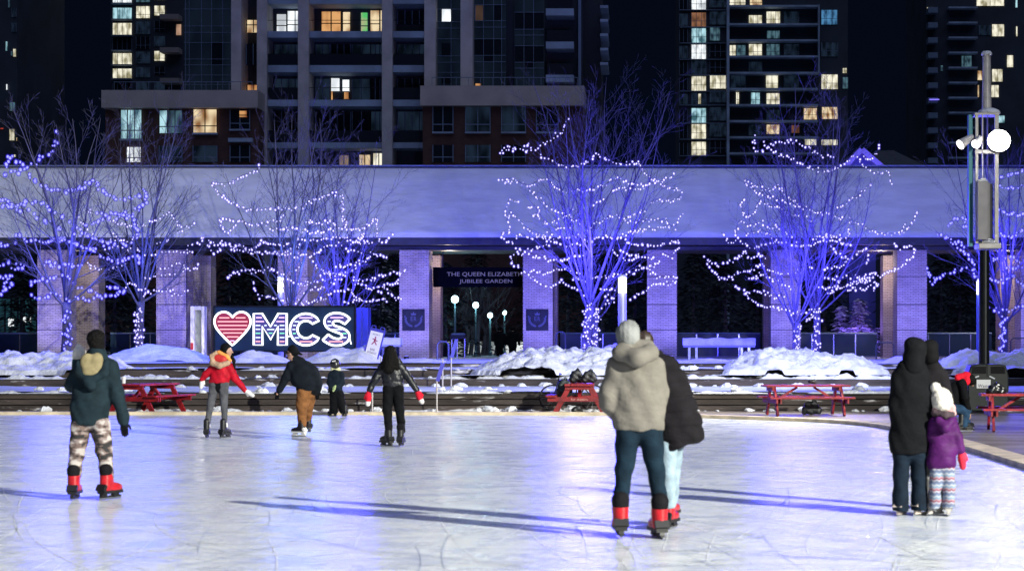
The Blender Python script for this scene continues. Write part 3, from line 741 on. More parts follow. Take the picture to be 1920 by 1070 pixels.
# glass tower right of centre
T = Tower('glass_tower', 1425, 340, 'tall glass tower with white balcony edges, right of the apartment block')
T.part('wall', WALLDARK, [(1272, -500, 1590, 660)], .3, 30)
T.part('fin', SLAB, [(1362, -500, 1366.6, 660)], -2.2, .29)
T.part('fin', SLAB, [(1532.4, 13, 1534.6, 141)], -2.2, .29)
for y in (13.5, 47.5, 77.5, 107.5, 138, 168, 198, 228, 258, 288):
    T.part('balcony_slab', SLAB, [(1366.8, y, 1532.2, y + 3.4)], -2.0, .28)
rws = [(-8, 18), (24, 50), (53.5, 80), (84, 110.5), (114, 140), (143.5, 170), (174, 196), (203, 230), (233, 260), (266, 291)]
Bc = [W_WHITE, winmat('dusk_orange', (.55, .25, .13), .5), W_CYAN, W_WHITE, W_DIM, W_CREAM, W_DIM, W_CYAN, W_CREAM, W_CREAM]
Cc = [W_DIM, W_DIM, W_TEAL, W_DARK, W_DARK, W_CREAM, W_DIM, W_DIM, W_DIM, W_DARK]
for i, (y0, y1) in enumerate(rws):
    T.window((1296.5, y0, 1324, y1), Bc[i], .1, 3, split=.6)
    T.window((1331, y0 - 2, 1350 if Cc[i] is W_TEAL else 1361, y1 - 4), Cc[i], .1, 3, split=.6)
    T.window((1274, y0 + 2, 1289, y1 - 1), W_DIM if i in (1, 3, 6) else W_DARK, .1, 2)
    T.part('balcony_slab', MULL, [(1274, y1 + .8, 1361, y1 + 2)], -.3, .29)
T.window((1309, 176, 1314.5, 195), W_CREAM, .04, 1)
for x0, y0, x1, y1, m in ((1368, -6, 1398, 13, W_CREAM), (1406, -6, 1429, 13, W_WARM), (1404, 29, 1429, 45, W_CREAM), (1437, 22, 1463, 46, W_CREAM), (1470, 22, 1498, 46, W_DIM), (1438, 58, 1462, 72, W_TEAL), (1368, 85, 1380, 106, W_CREAM), (1381, 85, 1398, 106, W_TEAL), (1404, 83, 1429, 106, W_CREAM), (1437, 83, 1462, 106, W_TEAL), (1436, 142, 1459, 166, W_CREAM),
                       (1380, 173, 1386, 196, W_CREAM), (1408, 174, 1425, 196, W_CYAN), (1437, 175, 1462, 196, W_CREAM), (1437, 206, 1462, 226, W_DIM), (1507, 203, 1532, 224, W_WARM), (1437, 234, 1462, 251, W_WARM), (1484, 235, 1499, 249, winmat('rust_room', (.5, .2, .12), .4)), (1509, 260, 1531, 272, W_CREAM), (1404, 234, 1429, 254, W_DIM), (1404, 116, 1429, 136, W_DIM), (1370, 142, 1398, 166, W_DIM), (1470, 83, 1498, 106, W_DIM), (1470, 142, 1498, 166, W_DIM),
                       (1540, 19, 1570, 46, W_BLUE), (1540, 80, 1571, 106, W_DIM), (1540, 140, 1571, 167, W_CREAM), (1541, 201, 1571, 223, W_WARM), (1540, 262, 1571, 272, W_CREAM), (1580, 128, 1588, 137, W_CREAM), (1580, 145, 1590, 166, W_TEAL)):
    T.window((x0, y0, x1, y1), m, .1, 2 if x1 - x0 < 24 else 3, split=.6 if y1 - y0 > 18 else None)
# tower at the right edge
T = Tower('far_tower', 1840, 390, 'dark tower at the right edge behind the lamp pole, few lit rooms')
T.part('wall', WALLDARK, [(1737, -500, 2010, 660)], .3, 30)
for y in range(16, 320, 28):
    T.part('balcony_slab', SLAB, [(1776, y, 1830, y + 3)], -2, .29)
    T.part('balcony', MULL, [(1737, y + 2, 1755, y + 12)], -2.5, .29)
for x0, y0, x1, y1, m in ((1831, -5, 1883, 11, W_CREAM), (1860, 46, 1883, 68, W_CREAM), (1836, 48, 1858, 66, W_DIM), (1803, 105, 1822, 125, W_TEAL), (1888, 104, 1900, 126, W_CREAM), (1833, 133, 1842, 150, W_WARM), (1860, 130, 1880, 153, W_CREAM), (1856, 160, 1873, 182, W_CREAM), (1833, 160, 1836, 182, W_WARM), (1905, 50, 1908, 68, W_CREAM), (1904, 0, 1908, 14, W_CYAN), (1872, 217, 1884, 230, W_CYAN), (1764, 123, 1768, 133, W_TEAL), (1738, 14, 1751, 17, W_CREAM)):
    T.window((x0, y0, x1, y1), m, .1, 2 if x1 - x0 > 12 else 1)
vio = emat('violet_lights', (0.25, 0.2, 1.0), 1.2); bb = MB(); T.mb(bb, (1739, 189, 1757, 191), -2.8, -2.6); bb.build('balcony_lights', vio, T.root, origin=T.root.location)

# small gabled roof and dark hip roof just behind the arcade
d = 112
gb = thing('gabled_pavilion', (pxx(1615, d), d, 1.1), 'small gabled building outlined in violet, its peak showing above the arcade roof', 'building')
MB().prism([(pxx(1592, d), 1.0), (pxx(1642, d), 1.0), (pxx(1642, d), pzz(314, d)), (pxx(1613, d), pzz(288, d)), (pxx(1592, d), pzz(308, d))], d, d + 5).build('wall', mat('violet_wall', (.10, .10, .42), .7), gb)
rb = MB(); rb.bar((pxx(1613, d), d - .2, pzz(283, d)), (pxx(1580, d), d - .2, pzz(316, d)), 1.2, .32, (0, 0, 1)); rb.bar((pxx(1613.5, d), d - .21, pzz(283, d)), (pxx(1652, d), d - .21, pzz(316, d)), 1.2, .32, (0, 0, 1))
rb.build('bargeboard', mat('violet_board', (.34, .30, .75), .6), gb)
MB().add([(pxx(1580, d), d - .1, pzz(316, d)), (pxx(1613, d), d - .1, pzz(281.5, d)), (pxx(1652, d), d - .1, pzz(316, d)), (pxx(1580, d), d + 6, pzz(316, d)), (pxx(1613, d), d + 6, pzz(281.5, d)), (pxx(1652, d), d + 6, pzz(316, d))], [(0, 1, 4, 3), (1, 2, 5, 4)]).build('roof', WALLDARK, gb)
light('gable_wash', 'POINT', (pxx(1615, d), d - 2.5, pzz(322, d)), 160, (.25, .2, 1), size=.3)
hp = thing('hip_roof_house', (pxx(1690, 125), 125, 1.1), 'dark hipped roof showing above the arcade, right of the violet gable', 'building')
q = 125; MB().add([(pxx(1640, q), q, 1.2), (pxx(1745, q), q, 1.2), (pxx(1745, q), q + 9, 1.2), (pxx(1640, q), q + 9, 1.2), (pxx(1632, q), q - .5, pzz(318, q)), (pxx(1745, q), q - .5, pzz(318, q)), (pxx(1745, q), q + 9.5, pzz(318, q)), (pxx(1632, q), q + 9.5, pzz(318, q)), (pxx(1655, q), q + 4, pzz(271, q)), (pxx(1690, q), q + 4, pzz(270, q))],
         [(0, 1, 5, 4), (1, 2, 6, 5), (2, 3, 7, 6), (3, 0, 4, 7)]).build('wall', WALLDARK, hp)
MB().add([(pxx(1632, q), q - .5, pzz(318, q)), (pxx(1745, q), q - .5, pzz(318, q)), (pxx(1745, q), q + 9.5, pzz(318, q)), (pxx(1632, q), q + 9.5, pzz(318, q)), (pxx(1655, q), q + 4, pzz(271, q)), (pxx(1690, q), q + 4, pzz(270, q))],
         [(0, 1, 5, 4), (1, 2, 5), (2, 3, 4, 5), (3, 0, 4)]).build('roof', mat('slate', (.03, .035, .05), .7, var=.3), hp)

for px, e in ((842, 190), (1650, 190), (1884, 190), (150, 35)): light('rear_column_fill', 'POINT', (pxx(px, 87.6), 87.6, 5.6), e, (1.0, .78, .55), size=.15)  # unseen warm fill added to brighten the rear columns
# ---------------------------------------------------------------- bare trees and their lights
BARK = mat('bark', (0.045, 0.042, 0.045), 0.9, col2=(0.10, 0.095, 0.10), scale=3, bump=0.5, bscale=20)
def bare_tree(name, label, bx, d, ztop, half, fork, r0, seed, zb=1.05, limbs=11, lean=0.0, group='bare plaza trees hung with lights', dens=1.0):
    """trunk up to the fork, then many ascending limbs that branch twice"""
    rnd = random.Random(seed); x = pxx(bx, d)
    root = thing(name, (x, d, zb), label, 'tree', group)
    tr = MB(); zf = fork
    pts = [Vector((x + lean * (t ** 1.5) + .03 * math.sin(5 * t + seed), d, zb - .1 + (zf - zb + .1) * t)) for t in [0, .1, .3, .5, .7, .85, 1]]
    tr.tube(pts, [r0 * 1.35, r0 * 1.1, r0, r0 * .95, r0 * .9, r0 * .9, r0 * .95], 10)
    base = pts[-1]
    cr = MB()
    def grow(p, dirv, L, r, lvl, nseg):
        pts = [p]; rs = [r]; dv = dirv.normalized(); q = p
        for i in range(nseg):
            up = 0.10 if lvl == 0 else 0.07
            dv = (dv + Vector((rnd.gauss(0, .07), rnd.gauss(0, .07), up + rnd.gauss(0, .03)))).normalized()
            q = q + dv * L / nseg; pts.append(q); rs.append(max(0.0035, r * (1 - .85 * (i + 1) / nseg)))
        cr.tube(pts, rs, 5 if lvl == 0 else 3, caps=False)
        if lvl >= 3: return
        nb = {0: int(9 * dens), 1: int(6 * dens), 2: 3}[lvl]
        for k in range(nb):
            t = (0.18 if lvl == 0 else 0.2) + .75 * (k + rnd.random()) / nb
            i = min(nseg - 1, int(t * nseg)); fr = t * nseg - i
            pp = pts[i].lerp(pts[i + 1], fr); dd = (pts[i + 1] - pts[i]).normalized()
            side = Vector((rnd.gauss(0, 1), rnd.gauss(0, 1), rnd.gauss(0, .35))); side = (side - dd * side.dot(dd)).normalized()
            ang = rnd.uniform(.45, .85)
            nd = dd * math.cos(ang) + side * math.sin(ang)
            ll = L * (1 - .55 * t) * rnd.uniform(.34, .55)
            grow(pp, nd, ll, max(.005, rs[i] * .5), lvl + 1, 4 if lvl == 0 else 3)
    H = ztop - zf
    for k in range(limbs):
        a = 2 * math.pi * (k * .618 + rnd.random() * .12)
        u = (k + .5) / limbs                      # 0: wide low limb, 1: upright leader
        tilt = R(68 - 64 * u ** .62) * rnd.uniform(.9, 1.08)
        reach = half / math.sin(max(tilt, .25)) if tilt > .5 else 99
        L = min(H / math.cos(tilt) * .92, reach * 1.0) * rnd.uniform(.86, 1.04)
        st = base - Vector((0, 0, rnd.uniform(0, .3) if u < .6 else -.1 * k / limbs))
        grow(st, Vector((math.sin(tilt) * math.cos(a), math.sin(tilt) * math.sin(a), math.cos(tilt))), L, r0 * (.30 if u < .7 else .38), 0, 8)
    tr.build('trunk', BARK, root, smooth=True); cr.build('crown', BARK, root, smooth=True)
    return root, base

TREES = [
 ('T1', 124, 63.0, 160, 3.0, 566, .17, 'bare tree with a lit trunk and drooping violet strings at the far left', -.0),
 ('T2', 258, 69.0, 175, 2.9, 566, .16, 'bare tree rising from the smooth violet snow mound', .15),
 ('T3', 548, 70.0, 195, 3.3, 585, .17, 'bare tree directly above the neon sign, pale blue twigs', 0),
 ('T3b', 632, 72.0, 250, 2.5, 600, .15, 'slimmer bare tree above the right end of the neon sign, deep blue', .1),
 ('T4', 1100, 71.0, 110, 3.6, 575, .19, 'largest bare tree, brilliant blue, in front of the right plaque column', .1),
 ('T5', 1494, 69.0, 235, 3.2, 605, .13, 'left trunk of the twin bare trees behind the side-on picnic table', -.1),
 ('T5b', 1531, 70.0, 140, 3.4, 585, .15, 'right trunk of the twin bare trees behind the side-on picnic table', .0),
 ('T6', 1880, 66.0, 250, 2.9, 600, .15, 'bare tree with violet strings behind the lamp pole', .1),
]
TREE = {}
for i, (k, bx, d, py, half, pf, r0, lb, ln) in enumerate(TREES):
    TREE[k] = bare_tree('bare_tree', lb, bx, d, pzz(py, d), half, pzz(pf, d), r0, 11 + i, lean=ln)
bare_tree('bare_tree', 'second stem growing close behind the brilliant blue tree', 1116, 72.4, pzz(150, 72.4), 2.6, pzz(590, 72.4), .15, 77, limbs=8)
bare_tree('bare_tree', 'leafless tree without lights beyond the right edge of the plaza', 1985, 74, pzz(300, 74), 2.6, pzz(590, 74), .13, 78, limbs=8)

# strings: polylines read along the real wires, then given depth round the crown
bulb_me = None
def halo_mat(name, c, st):
    """see-through glowing shell imitating the light halo round a bulb"""
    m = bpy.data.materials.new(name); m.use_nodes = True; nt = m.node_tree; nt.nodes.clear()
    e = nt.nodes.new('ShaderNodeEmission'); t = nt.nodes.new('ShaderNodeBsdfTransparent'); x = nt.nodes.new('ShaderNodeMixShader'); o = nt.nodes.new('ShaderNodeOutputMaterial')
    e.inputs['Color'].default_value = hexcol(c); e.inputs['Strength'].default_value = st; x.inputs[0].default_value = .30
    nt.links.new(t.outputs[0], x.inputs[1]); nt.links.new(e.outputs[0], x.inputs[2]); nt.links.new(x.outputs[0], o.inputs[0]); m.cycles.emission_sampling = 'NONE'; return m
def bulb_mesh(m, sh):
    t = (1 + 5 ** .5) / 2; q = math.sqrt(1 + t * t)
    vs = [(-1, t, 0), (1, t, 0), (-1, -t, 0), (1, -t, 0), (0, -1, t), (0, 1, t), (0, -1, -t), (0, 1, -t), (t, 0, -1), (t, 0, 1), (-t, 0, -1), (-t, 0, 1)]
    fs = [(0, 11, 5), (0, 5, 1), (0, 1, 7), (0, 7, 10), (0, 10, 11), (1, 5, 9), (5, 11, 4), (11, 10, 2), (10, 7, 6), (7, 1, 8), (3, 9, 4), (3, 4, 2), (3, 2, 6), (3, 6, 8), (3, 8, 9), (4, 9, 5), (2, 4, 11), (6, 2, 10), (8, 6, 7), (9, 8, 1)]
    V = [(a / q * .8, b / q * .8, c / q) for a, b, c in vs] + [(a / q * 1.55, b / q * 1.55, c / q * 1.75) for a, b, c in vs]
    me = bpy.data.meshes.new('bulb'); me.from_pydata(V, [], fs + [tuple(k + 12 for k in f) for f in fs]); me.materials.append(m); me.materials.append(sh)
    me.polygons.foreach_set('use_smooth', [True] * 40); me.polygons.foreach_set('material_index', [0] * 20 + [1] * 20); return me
B_WHITE = bulb_mesh(emat('bulb_white', (0.82, 0.78, 1.0), 2.0), halo_mat('halo_blue', (.14, .10, 1.0), .8))  # outer shell stands in for the blue halo round each core
B_VIO = bulb_mesh(emat('bulb_violet', (0.38, 0.38, 1.0), 2.0), halo_mat('halo_violet', (.06, .04, 1.0), .9))
WIRE = mat('wire', (0.01, 0.015, 0.02), 0.6)
def parse(s):
    out = []
    for ln in s.strip().split('|'):
        n = [float(q) for q in ln.split()]; out.append(list(zip(n[::2], n[1::2])))
    return out
def strings(data, x0, y0, sc, d, r, me, label, group, spacing, depth, seed, ground=False):
    rnd = random.Random(seed); wires = []
    for li, pl in enumerate(data):
        P = []
        ph = rnd.uniform(0, 6.28); fq = rnd.uniform(.004, .008)
        for (a, b), (c, e) in zip(pl, pl[1:]):
            L = math.hypot(c - a, e - b); n = max(1, int(L / 10))
            for i in range(n): P.append((a + (c - a) * i / n, b + (e - b) * i / n))
        P.append(pl[-1]); acc = 0; W = []
        for i, (u, w) in enumerate(P):
            if i: acc += math.hypot(u - P[i - 1][0], w - P[i - 1][1])
            dd = d + depth * math.sin(ph + acc * fq)
            px, py = x0 + u / sc, y0 + w / sc
            W.append(PX(px, py, dd))
        wires.append(W)
    # several short runs share one cord of at most 100 bulbs
    cur = []; nb = 0
    def flush(cur):
        if not cur: return
        mb = MB()
        for W, _ in cur: mb.tube(W, .008, 3, caps=False)
        o = mb.build('light_string', WIRE, origin=cur[0][0][0]); tag(o, label, 'string lights', group)
        k = 0
        for _, bs in cur:
            for p in bs:
                b = bpy.data.objects.new('bulb', me); COL.objects.link(b); b.parent = o
                b.location = p - o.location; q = r * rnd.choice((.6, .8, .9, 1.0, 1.1, 1.25)); b.scale = (q, q, q * rnd.uniform(.9, 1.2)); b.rotation_euler = (rnd.uniform(-.4, .4), rnd.uniform(-.4, .4), 0)
                k += 1
    spacing *= .37
    for W in wires:
        bs = []; acc = rnd.uniform(0, spacing); nxt = spacing
        for p, q in zip(W, W[1:]):
            L = math.hypot(q.x - p.x, q.z - p.z)
            while acc + L >= nxt:
                f = (nxt - acc) / max(L, 1e-6); z = p.lerp(q, min(1, max(0, f))) + Vector((rnd.gauss(0, .03), rnd.gauss(0, .05), rnd.gauss(0, .04) - .03)); bs.append(z)
                nxt += spacing * rnd.uniform(.72, 1.3)
            acc += L
        nseg = max(1, math.ceil(len(bs) / 95))
        for q in range(nseg):
            i0, i1 = len(W) * q // nseg, min(len(W), len(W) * (q + 1) // nseg + 1)
            flush([(W[i0:i1], bs[len(bs) * q // nseg:len(bs) * (q + 1) // nseg])])
def wrap(px0, px1, py0, py1, sc, x0, y0, turns):
    out = []; n = 14 * turns
    for i in range(n + 1):
        t = i / n; out.append(((px0 + px1) / 2 + (px1 - px0) / 2 * math.sin(t * turns * 2 * math.pi), py0 + (py1 - py0) * t))
    return out
Z = 4.6525
L_T1 = 'string of violet bulbs draped over the far-left tree'; G_T1 = 'light strings of the far-left tree'
strings(parse('500 75 505 140 460 200 430 265 370 280 330 340 250 370 200 405 150 425 90 430 40 440 60 480|75 400 70 290 130 310 180 350 225 410 270 475 345 530 420 570 480 585 510 565 585 600 660 565 730 550 780 510 820 490 860 555 920 600 990 650 1060 670 1150 660 1210 630 1265 570 1280 640 1270 690 1200 750 1110 780 1050 790 950 780 880 790 800 780|0 660 40 680 100 700 170 710 240 690 310 690 360 690 420 740 490 780 570 825 640 820|0 740 50 700 110 740 180 755 270 765 320 810 400 840 480 900 540 940|600 920 690 910 770 885 850 850 900 820 960 800 1030 810 1090 790 1150 815 1180 860 1190 920 1220 950 1190 1000 1130 1045 1050 1040 960 1030 880 1020 800 1000 740 960 670 960'), 0, 230, Z, 62.6, .052, B_VIO, L_T1, G_T1, .30, .9, 1)
strings(parse('0 110 20 160 80 130 150 100|150 30 190 70 260 90 290 105 350 90 380 120 430 105 500 60 520 100 580 60 620 110 700 130 770 165 840 190 900 235 980 265 1070 270 1130 225 1220 230 1230 290|0 320 60 280 120 300 220 300 160 340 80 340|0 400 100 400 40 450 120 460 60 500 20 575|250 460 330 440 390 430 450 430 520 400 590 395 640 455 700 495 760 520 830 545 900 570 970 570 1050 545 1090 540 1030 500 940 510|270 565 330 595 400 580 460 560 530 590 580 600 650 595 730 600 800 610 840 570 900 580|370 290 470 305 590 300 670 325 720 285|760 165 850 145 920 145 990 155|500 70 560 75 610 90'), 0, 430, Z, 62.6, .052, B_VIO, L_T1, G_T1, .29, .9, 2)
strings([wrap(552, 618, 700, 1040, Z, 0, 430, 3)], 0, 430, Z, 62.72, .046, B_VIO, 'violet bulbs wound round the far-left trunk', None, .22, .02, 3)
L_T2 = 'fine string of small bulbs in the tree on the violet mound'; G_T2 = 'light strings of the tree on the violet mound'
strings(parse('680 810 700 850 760 890 740 940 800 970|940 840 1040 885 1120 890 1220 890 1290 885 1330 855 1400 830 1440 800 1500 790 1530 850 1570 885 1600 910 1670 890 1690 850|960 1000 980 960 1020 1000 1060 1030|820 780 760 760|1540 940 1600 940'), 0, 230, Z, 69, .036, B_WHITE, L_T2, G_T2, .30, 1.0, 4)
strings(parse('750 290 800 330 870 345 930 345 1020 320 1110 300 1200 290 1260 320|1180 160 1240 200 1310 215 1380 210 1460 180 1560 200 1640 180 1680 175|1630 140 1690 120 1740 115 1770 65|1350 110 1420 105 1470 75|1370 350 1440 335 1510 310 1560 275 1600 320 1660 350 1700 350 1740 310 1700 280|1250 430 1290 410 1380 400 1490 390 1590 355|1090 490 1160 470 1210 505 1280 525 1350 540 1440 530 1500 520 1490 555 1550 575 1610 550 1640 510|1270 530 1250 600|900 190 980 160 1060 150 1130 170 1220 185|880 100 950 100 1040 80 1110 100 1170 95'), 0, 430, Z, 69, .038, B_WHITE, L_T2, G_T2, .29, 1.0, 5)
strings([wrap(1172, 1240, 680, 1060, Z, 0, 430, 5)], 0, 430, Z, 68.75, .038, B_WHITE, 'bulbs wound round the trunk that stands in the violet mound', None, .21, .02, 6)
L_T3 = 'string of white bulbs looped through the trees above the neon sign'; G_T3 = 'light strings above the neon sign'
Z = 3.5675
strings(parse('425 70 400 100 340 125 290 145 230 185 170 190 95 190 100 210 130 235 160 270 210 310 260 335 310 360 390 370 460 355 540 355 630 370 690 350 740 315 800 300 860 265 900 250 950 270 975 270 970 340 975 400 990 450 985 490 1040 500 1100 480 1150 470 1200 415 1200 500 1210 570 1260 590 1300 525|250 430 150 430 160 480 210 510 260 450 275 430 340 460 400 470 480 450 550 435 590 405|490 490 540 495 590 490 650 480 700 510 780 520 850 510 920 490 970 480|30 550 70 600 110 650 160 620 165 570 180 600 240 620 290 590 330 625 390 625 430 575 470 590 520 600 570 595 620 580|70 570 110 600 160 580 220 610 260 635 330 645 400 650 450 655 520 655 580 660 640 670 700 665 760 675 820 635 870 605 930 590 980 600 1030 640 1100 645|660 545 720 570 800 570 860 565 930 545 1000 560 1030 590 1090 560 1110 530 1060 570 1120 590 1170 560|960 420 1000 440 980 470 1010 480|1080 560 1110 530 1060 570 1120 580|720 440 800 450 880 440 950 455'), 370, 290, Z, 69.6, .043, B_WHITE, L_T3, G_T3, .27, 1.0, 7)
strings(parse('200 820 260 780 330 770 400 775 470 765 540 775 590 800 620 840 670 850 740 855 810 845 870 830|180 825 240 795|360 830 380 890 420 945 470 940 530 960 580 970 650 965 720 990 790 970 850 955 890 930 920 900 980 905 1020 890 1050 940 1090 960|750 715 790 725 830 760 870 780 920 790 980 790 1040 770 1080 735 1130 700 1160 655 1210 660 1260 690|930 740 990 745 1060 720 1110 700|1030 820 1090 835 1160 835 1230 810 1280 790 1320 770 1360 795 1390 770 1330 850 1280 860 1190 890 1110 870 1060 850|980 975 1050 975 1130 975 1210 970 1240 960 1275 980|1210 910 1260 900 1300 920 1330 960 1360 940|660 770 700 710|820 810 880 780 900 850 960 830|860 780 930 810 1000 800|570 660 640 620 700 600|660 880 740 860|700 920 780 890 850 885'), 370, 290, Z, 70.0, .040, B_WHITE, L_T3, G_T3, .26, 1.1, 8)
L_T4 = 'string of bright white bulbs swagged round the brilliant blue tree'; G_T4 = 'light strings of the brilliant blue tree'
Z = 4.116
strings(parse('610 80 565 130 560 180 500 225 450 270 390 290 350 330 270 335 300 285 250 320 180 325 120 290 80 350 150 340 200 320|370 340 420 395 500 420 560 455 630 470 700 450 770 405 820 355 880 400 960 430 1050 445 1120 435 1150 415 1180 490 1230 550 1290 580 1350 560 1410 540 1420 510|1300 590 1370 635 1440 635 1480 655 1440 710 1370 730 1300 725 1240 740|60 560 160 550 100 580 180 570 240 590 300 610 350 580 410 550 470 590 530 630 600 640 680 640 780 635 850 600 930 555 1000 550 1060 580 1130 590 1200 600 1280 580|300 640 360 700 420 750 480 790 540 820 600 825 620 860 700 890|930 650 990 620 1090 625 1190 615|790 760 850 720 880 700|230 740 150 715 120 770 115 830 130 880 150 800 200 860 250 900 290 940 340 960 400 1000 460 1010 540 1005 620 1000 690 980|280 770 340 770 390 800 330 830 400 880 440 910|470 885 530 860 590 830|490 930 600 930|740 945 790 910 850 880 900 850 980 850 1050 860 1120 830 1190 790|1000 900 1060 880 1120 880 1200 870 1290 875 1350 860 1380 910 1430 920 1460 860 1485 820|1060 970 1130 950 1200 940 1280 940 1350 915 1410 920|640 790 660 800'), 920, 200, Z, 71, .038, B_WHITE, L_T4, G_T4, .30, 1.2, 9)
strings(parse('150 20 140 70 80 70 110 120 170 140 220 80 310 105 390 70 430 110 480 130 560 160 640 160 720 140 770 130 810 100 890 90 960 100 1040 80 1100 60 1190 40|1030 120 1090 150 1150 155 1220 160 1300 160 1370 145 1440 120 1460 165 1440 200 1410 250 1350 230 1330 210|190 180 270 200 340 185 400 160 460 150|270 235 200 210 150 240 170 310 230 335 270 365 340 365 420 370 490 355 560 330 620 350 680 375 750 385 840 400 910 400 960 380 1030 385 1100 360 1170 340 1240 320 1310 280|280 225 360 240 440 270 530 270 600 255 660 240 710 240|930 200 990 250 1060 270 1130 255 1200 255 1270 245|1230 370 1300 405 1370 410 1440 400 1430 435 1370 460 1290 455 1240 470 1190 510 1130 540 1070 575|540 410 570 450 600 470 660 500 720 520 760 560|620 420 680 400 720 440|850 490 920 490 970 490|280 385 360 440 430 480 490 470 540 440|880 545 960 570 900 600 860 650|400 100 440 60 480 90|1000 190 1080 240 1150 230|1140 315 1230 340 1310 280'), 920, 420, Z, 71, .043, B_WHITE, L_T4, G_T4, .28, 1.2, 10)
strings([wrap(712, 775, 610, 960, Z, 920, 420, 4), wrap(790, 842, 640, 940, Z, 920, 420, 4)], 920, 420, Z, 70.7, .040, B_WHITE, 'white bulbs wound round the forked trunk of the brilliant blue tree', 'trunk lights of the brilliant blue tree', .20, .02, 11)
L_T5 = 'string of small white bulbs trailing through the twin trees'; G_T5 = 'light strings of the twin trees'
Z = 4.465
strings(parse('470 60 455 110 480 180 550 190 590 150 660 115 720 120 780 105 850 135 930 170 990 210 1060 230 1140 225|540 105 600 180 680 220 760 240 820 280 900 315 980 350 1060 355 1120 350 1200 300 1260 260 1310 230 1350 270 1390 330 1450 365 1540 385 1600 365 1615 460|1515 105 1500 180 1450 250 1400 260 1370 210|380 420 390 470 440 490 500 540 570 575 650 590 710 615 780 640 860 655 930 685 1030 700 1110 730 1180 740 1230 745|400 430 460 460 540 505 610 515 670 480 710 530 770 575 840 630 900 670|375 580 355 660 380 730 430 750 470 700 490 630 520 590 560 630 640 660 730 690 810 730 900 740 950 780|1160 655 1240 615 1320 570 1400 510 1450 450|190 870 240 930 270 970 330 930 310 850 340 770 400 810 470 800 530 780 600 830 680 820 740 880 800 910|1250 760 1310 780 1380 820 1460 860 1540 885 1610 880 1680 880 1740 790|1680 880 1750 850 1790 780 1840 690|380 900 450 870 520 850 590 880 650 920|1010 900 1080 890 1160 900 1250 910 1270 830'), 1310, 240, Z, 69.5, .038, B_WHITE, L_T5, G_T5, .30, 1.1, 12)
Z = 4.458
strings(parse('40 180 80 210 140 240 220 240 290 215 360 165 380 130 430 190 500 170 560 190|60 220 110 290 160 345 210 365 270 355 320 310 390 310 450 290 520 240 580 280 640 310 700 340|350 50 420 95 500 90 570 70 640 65 720 60 800 75 870 90 960 80 1000 40 1080 40 1180 60 1270 90|410 350 460 370 510 300 560 340 620 380 700 410 780 430|280 410 330 440 400 475 490 465 540 480 600 500 680 510 740 510|370 470 420 520 490 570 560 590 640 605 720 620 790 650 850 650 910 635 970 600|740 320 830 310 890 280 970 265|1040 290 1100 275 1190 250 1260 210 1330 150 1390 100 1420 170 1410 250|1100 80 1150 150 1210 190 1290 190|1040 350 1100 350 1170 350 1250 350 1320 340 1390 330 1470 310 1510 350 1570 300 1640 290 1700 260 1760 200 1810 150 1790 90 1700 95 1620 65|1000 430 1090 440 1160 420 1180 370|1070 500 1150 450 1220 430 1290 400 1360 380 1440 360 1470 320|1230 460 1310 450 1390 440 1460 450 1520 410 1380 390 1300 330|880 725 930 700 950 650|920 40 1010 20 1100 10 1200 20|1240 400 1330 380 1400 350 1480 340'), 1310, 440, Z, 69.5, .041, B_WHITE, L_T5, G_T5, .26, 1.1, 13)
strings([wrap(792, 850, 760, 980, Z, 1310, 440, 3)], 1310, 440, Z, 68.8, .038, B_WHITE, 'bulbs wound round the left trunk of the twin trees', None, .2, .02, 14)
strings([wrap(955, 1018, 590, 990, Z, 1310, 440, 4)], 1310, 440, Z, 69.75, .038, B_WHITE, 'bulbs wound round the right trunk of the twin trees', None, .2, .02, 15)
Z = 2.675
L_T6 = 'string of violet bulbs hung in the tree behind the lamp pole'; G_T6 = 'light strings of the tree behind the lamp pole'
strings(parse('90 410 140 440 200 480 250 530 290 580 270 610 300 640|150 390 190 340 240 350 240 390 225 380|45 600 90 650 140 620 200 610 260 590|50 600 70 670 100 650|400 140 460 130 530 95 590 80|400 190 500 190 590 170|400 290 460 320 530 325 600 300|400 400 440 440 500 430 530 390 580 410|360 560 430 520 530 560 600 530|360 640 430 660 480 620 530 680 600 650|420 580 470 600 530 580|360 790 430 810 535 780 590 790|160 440 220 470 240 500'), 1720, 280, Z, 65.5, .046, B_VIO, L_T6, G_T6, .29, .9, 16)
strings([wrap(408, 445, 830, 1010, Z, 1720, 280, 3)], 1720, 280, Z, 65.7, .046, B_VIO, 'violet bulbs wound round the trunk behind the lamp pole', None, .2, .02, 17)
# the light those strings give, gathered at the heart of each crown
BLUE = (0.055, 0.045, 1.0)
for px, py, d, e, c, sz in ((130, 470, 61.5, 260, (0.07, .08, 1), 1.3), (255, 480, 67.5, 160, (0.05, .09, 1), 1.2), (560, 470, 69.5, 170, (0.10, .20, 1), 1.3), (640, 520, 70.5, 420, BLUE, 1.0), (1100, 470, 69.6, 1000, BLUE, 1.2), (1085, 560, 68.6, 160, BLUE, .8), (1100, 340, 70, 60, BLUE, 1.0), (1490, 500, 68, 620, BLUE, 1.2), (1590, 470, 68.5, 260, BLUE, 1.2), (1885, 470, 65, 520, BLUE, 1.3), (1105, 640, 68.5, 90, BLUE, .5), (1510, 650, 67, 90, BLUE, .5)):
    light('string_glow', 'POINT', PX(px, py, d), e * 7, c, size=sz)
